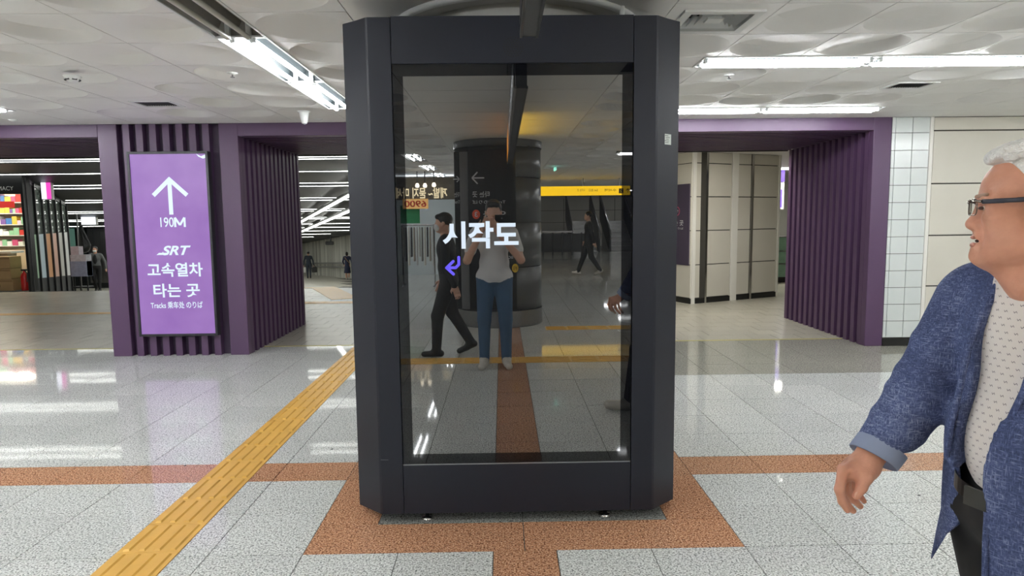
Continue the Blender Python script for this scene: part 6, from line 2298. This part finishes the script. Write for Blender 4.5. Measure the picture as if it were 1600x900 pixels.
# ---- jacket
SHR, ELR, WRR = np.array(at(1520, 470, 1.60)), np.array(at(1449, 602, 1.605)), np.array(at(1374, 702, 1.600))
fa_ = (WRR - ELR) / np.linalg.norm(WRR - ELR)
bo = Body()
bo.ell(tp(-.012, .022, 1.265), (.142, .186, .205), 0, .05, FR)
bo.ell(tp(.010, .034, 1.05), (.160, .178, .20), 0, .06, FR)
bo.ell(tp(-.005, .036, 1.0), (.176, .186, .50), 0, .05, FR, clip=[(tp(0, 0, .735), -UD), (tp(0, 0, 1.12), UD)])
bo.cone(tp(-.03, -.15, 1.385), tp(-.03, .15, 1.385), .068, .068, 0, .04)
bo.cone(tp(-.03, -.05, 1.425), tp(-.03, .05, 1.425), .052, .052, 0, .03)
# right sleeve with a soft break at the elbow
bo.cone(SHR, ELR, .082, .076, 0, .018)
bo.cone(ELR, WRR + fa_ * .05, .076, .054, 0, .012, cut=(WRR + fa_ * .0, fa_))
for t_, r_ in ((.45, .084), (.85, .081)):
    q_ = SHR + (ELR - SHR) * t_
    bo.ell(q_ + np.array((-.006, -.01, 0)), (r_, r_, .022), 0, .02)
for t_, r_ in ((.25, .074), (.62, .064)):
    q_ = ELR + (WRR - ELR) * t_
    bo.ell(q_, (r_, r_, .020), 0, .018, np.stack((np.cross(fa_, (0, 1, 0)) / np.linalg.norm(np.cross(fa_, (0, 1, 0))), np.array((0, 1., 0)), fa_)))
# left sleeve, swinging back, mostly out of the picture
SHL, ELL, WRL = np.array(tp(-.03, .20, 1.345)), np.array((1.35, 1.19, 1.12)), np.array((1.36, 1.20, .90))
bo.cone(SHL, ELL, .084, .076, 0, .03)
bo.cone(ELL, WRL, .076, .056, 0, .03)
# inside hollow below the waist, front opening, neck opening
bo.ell(tp(-.005, .036, .98), (.160, .170, .47), 0, .005, FR, op='s', clip=[(tp(0, 0, 1.0), UD)])
OPEN = [(1.45, -.030, .034), (1.30, -.050, .066), (1.20, -.054, .055), (1.10, -.058, .030), (1.02, -.060, .016), (.70, -.060, .012)]


def opening(z):
    for (za, ra_, la), (zb_, rb_, lb_) in zip(OPEN, OPEN[1:]):
        if zb_ <= z <= za:
            t_ = (za - z) / (za - zb_)
            return ra_ + (rb_ - ra_) * t_, la + (lb_ - la) * t_
    return OPEN[-1][1:]


z_ = 1.44
while z_ > .70:
    r_, l_ = opening(z_ - .0125)
    bo.box(tp(.17, (r_ + l_) / 2, z_ - .0125), (.16, (l_ - r_) / 2, .0145), .003, 0, .004, FR, op='s')
    z_ -= .025
bo.box(tp(.20, -.16, .80), (.20, .16, .19), .003, 0, .004, FR, op='s')       # the loose right front is a panel of its own
bo.cone(tp(.01, 0, 1.36), hp(-.03, 0, -.10), .076, .074, 0, .004, op='s')
jk = obj('jacket', bo.mesh('jacket', .0062, [M_JACKET], 2), None, man)
# loose right front corner of the jacket swinging forward
FLP = [(640, 1484, 1512), (690, 1477, 1505), (730, 1473, 1500), (765, 1471, 1503), (796, 1470, 1507), (819, 1465, 1500), (834, 1462, 1480), (873, 1454.5, 1456)]
vv, ff = [], []
NC = 5
for (py_, pa_x, pb_x) in FLP:
    for c_ in range(NC):
        t_ = c_ / (NC - 1)
        yy_ = 1.555 - .075 * t_ - .018 * math.sin(math.pi * t_)
        vv.append(np.array(at(pa_x + (pb_x - pa_x) * t_, py_, yy_)))
n_f = len(vv)
vv2 = [q_ + np.array((.006, .009, 0)) for q_ in vv]
for r__ in range(len(FLP) - 1):
    for c_ in range(NC - 1):
        a_ = r__ * NC + c_
        ff.append((a_, a_ + NC, a_ + NC + 1, a_ + 1))
ff2 = [tuple(n_f + i for i in reversed(f_)) for f_ in ff]
rim_ = [r__ * NC for r__ in range(len(FLP))] + [(len(FLP) - 1) * NC + c_ for c_ in range(1, NC)] + [r__ * NC + NC - 1 for r__ in range(len(FLP) - 2, -1, -1)] + list(range(NC - 2, 0, -1))
ff3 = [(rim_[(i + 1) % len(rim_)], rim_[i], n_f + rim_[i], n_f + rim_[(i + 1) % len(rim_)]) for i in range(len(rim_))]
obj('jacket_front_corner', mesh_from('jacket_front_corner', vv + vv2, ff + ff2 + ff3, True), M_JACKET, man)
# turned edge of the front panels
for sgn_ in (-1, 1):
    pts = []
    for z_ in (1.41, 1.36, 1.28, 1.20, 1.10, 1.02, .94, .86, .76):
        r_, l_ = opening(z_)
        fz = {1.41: .075, 1.36: .098, 1.28: .128, 1.20: .142, 1.10: .160, 1.02: .168, .94: .166, .86: .164, .76: .155}[z_]
        if sgn_ > 0 or z_ > 1.0:
            pts.append(tuple(tp(fz, (l_ + .010) if sgn_ > 0 else (r_ - .010), z_)))
    MB().tube(pts, .0065, 8).build('front_edge', M_JACKET, man)
# pale turned-back cuff
cu = MB()
e1 = np.cross(fa_, (0, 0, 1.)); e1 /= np.linalg.norm(e1); e2 = np.cross(fa_, e1)
prof_c = [(-.012, .0600), (.026, .0595), (.028, .0560), (.0, .050)]
NN = 28
vs_c, fs_c = [], []
for (t_, r_) in prof_c:
    for k in range(NN):
        a = 2 * math.pi * k / NN
        tilt = .010 * math.cos(a)
        vs_c.append(tuple(WRR + fa_ * (t_ + tilt) + (e1 * math.cos(a) + e2 * math.sin(a)) * r_))
for i in range(len(prof_c) - 1):
    for k in range(NN):
        k2 = (k + 1) % NN
        fs_c.append((i * NN + k, i * NN + k2, (i + 1) * NN + k2, (i + 1) * NN + k))
obj('cuff', mesh_from('cuff', vs_c, fs_c, True), M_CUFF, man)
# shirt collar
co = Body()
for s in (-1, 1):
    co.cone(tp(.072, s * .010, 1.405), tp(.015, s * .070, 1.440), .010, .012, 0, .006)
    co.cone(tp(.015, s * .070, 1.440), tp(-.06, s * .045, 1.455), .012, .012, 0, .01)
obj('collar', co.mesh('collar', .004, [M_SHIRT]), None, man)
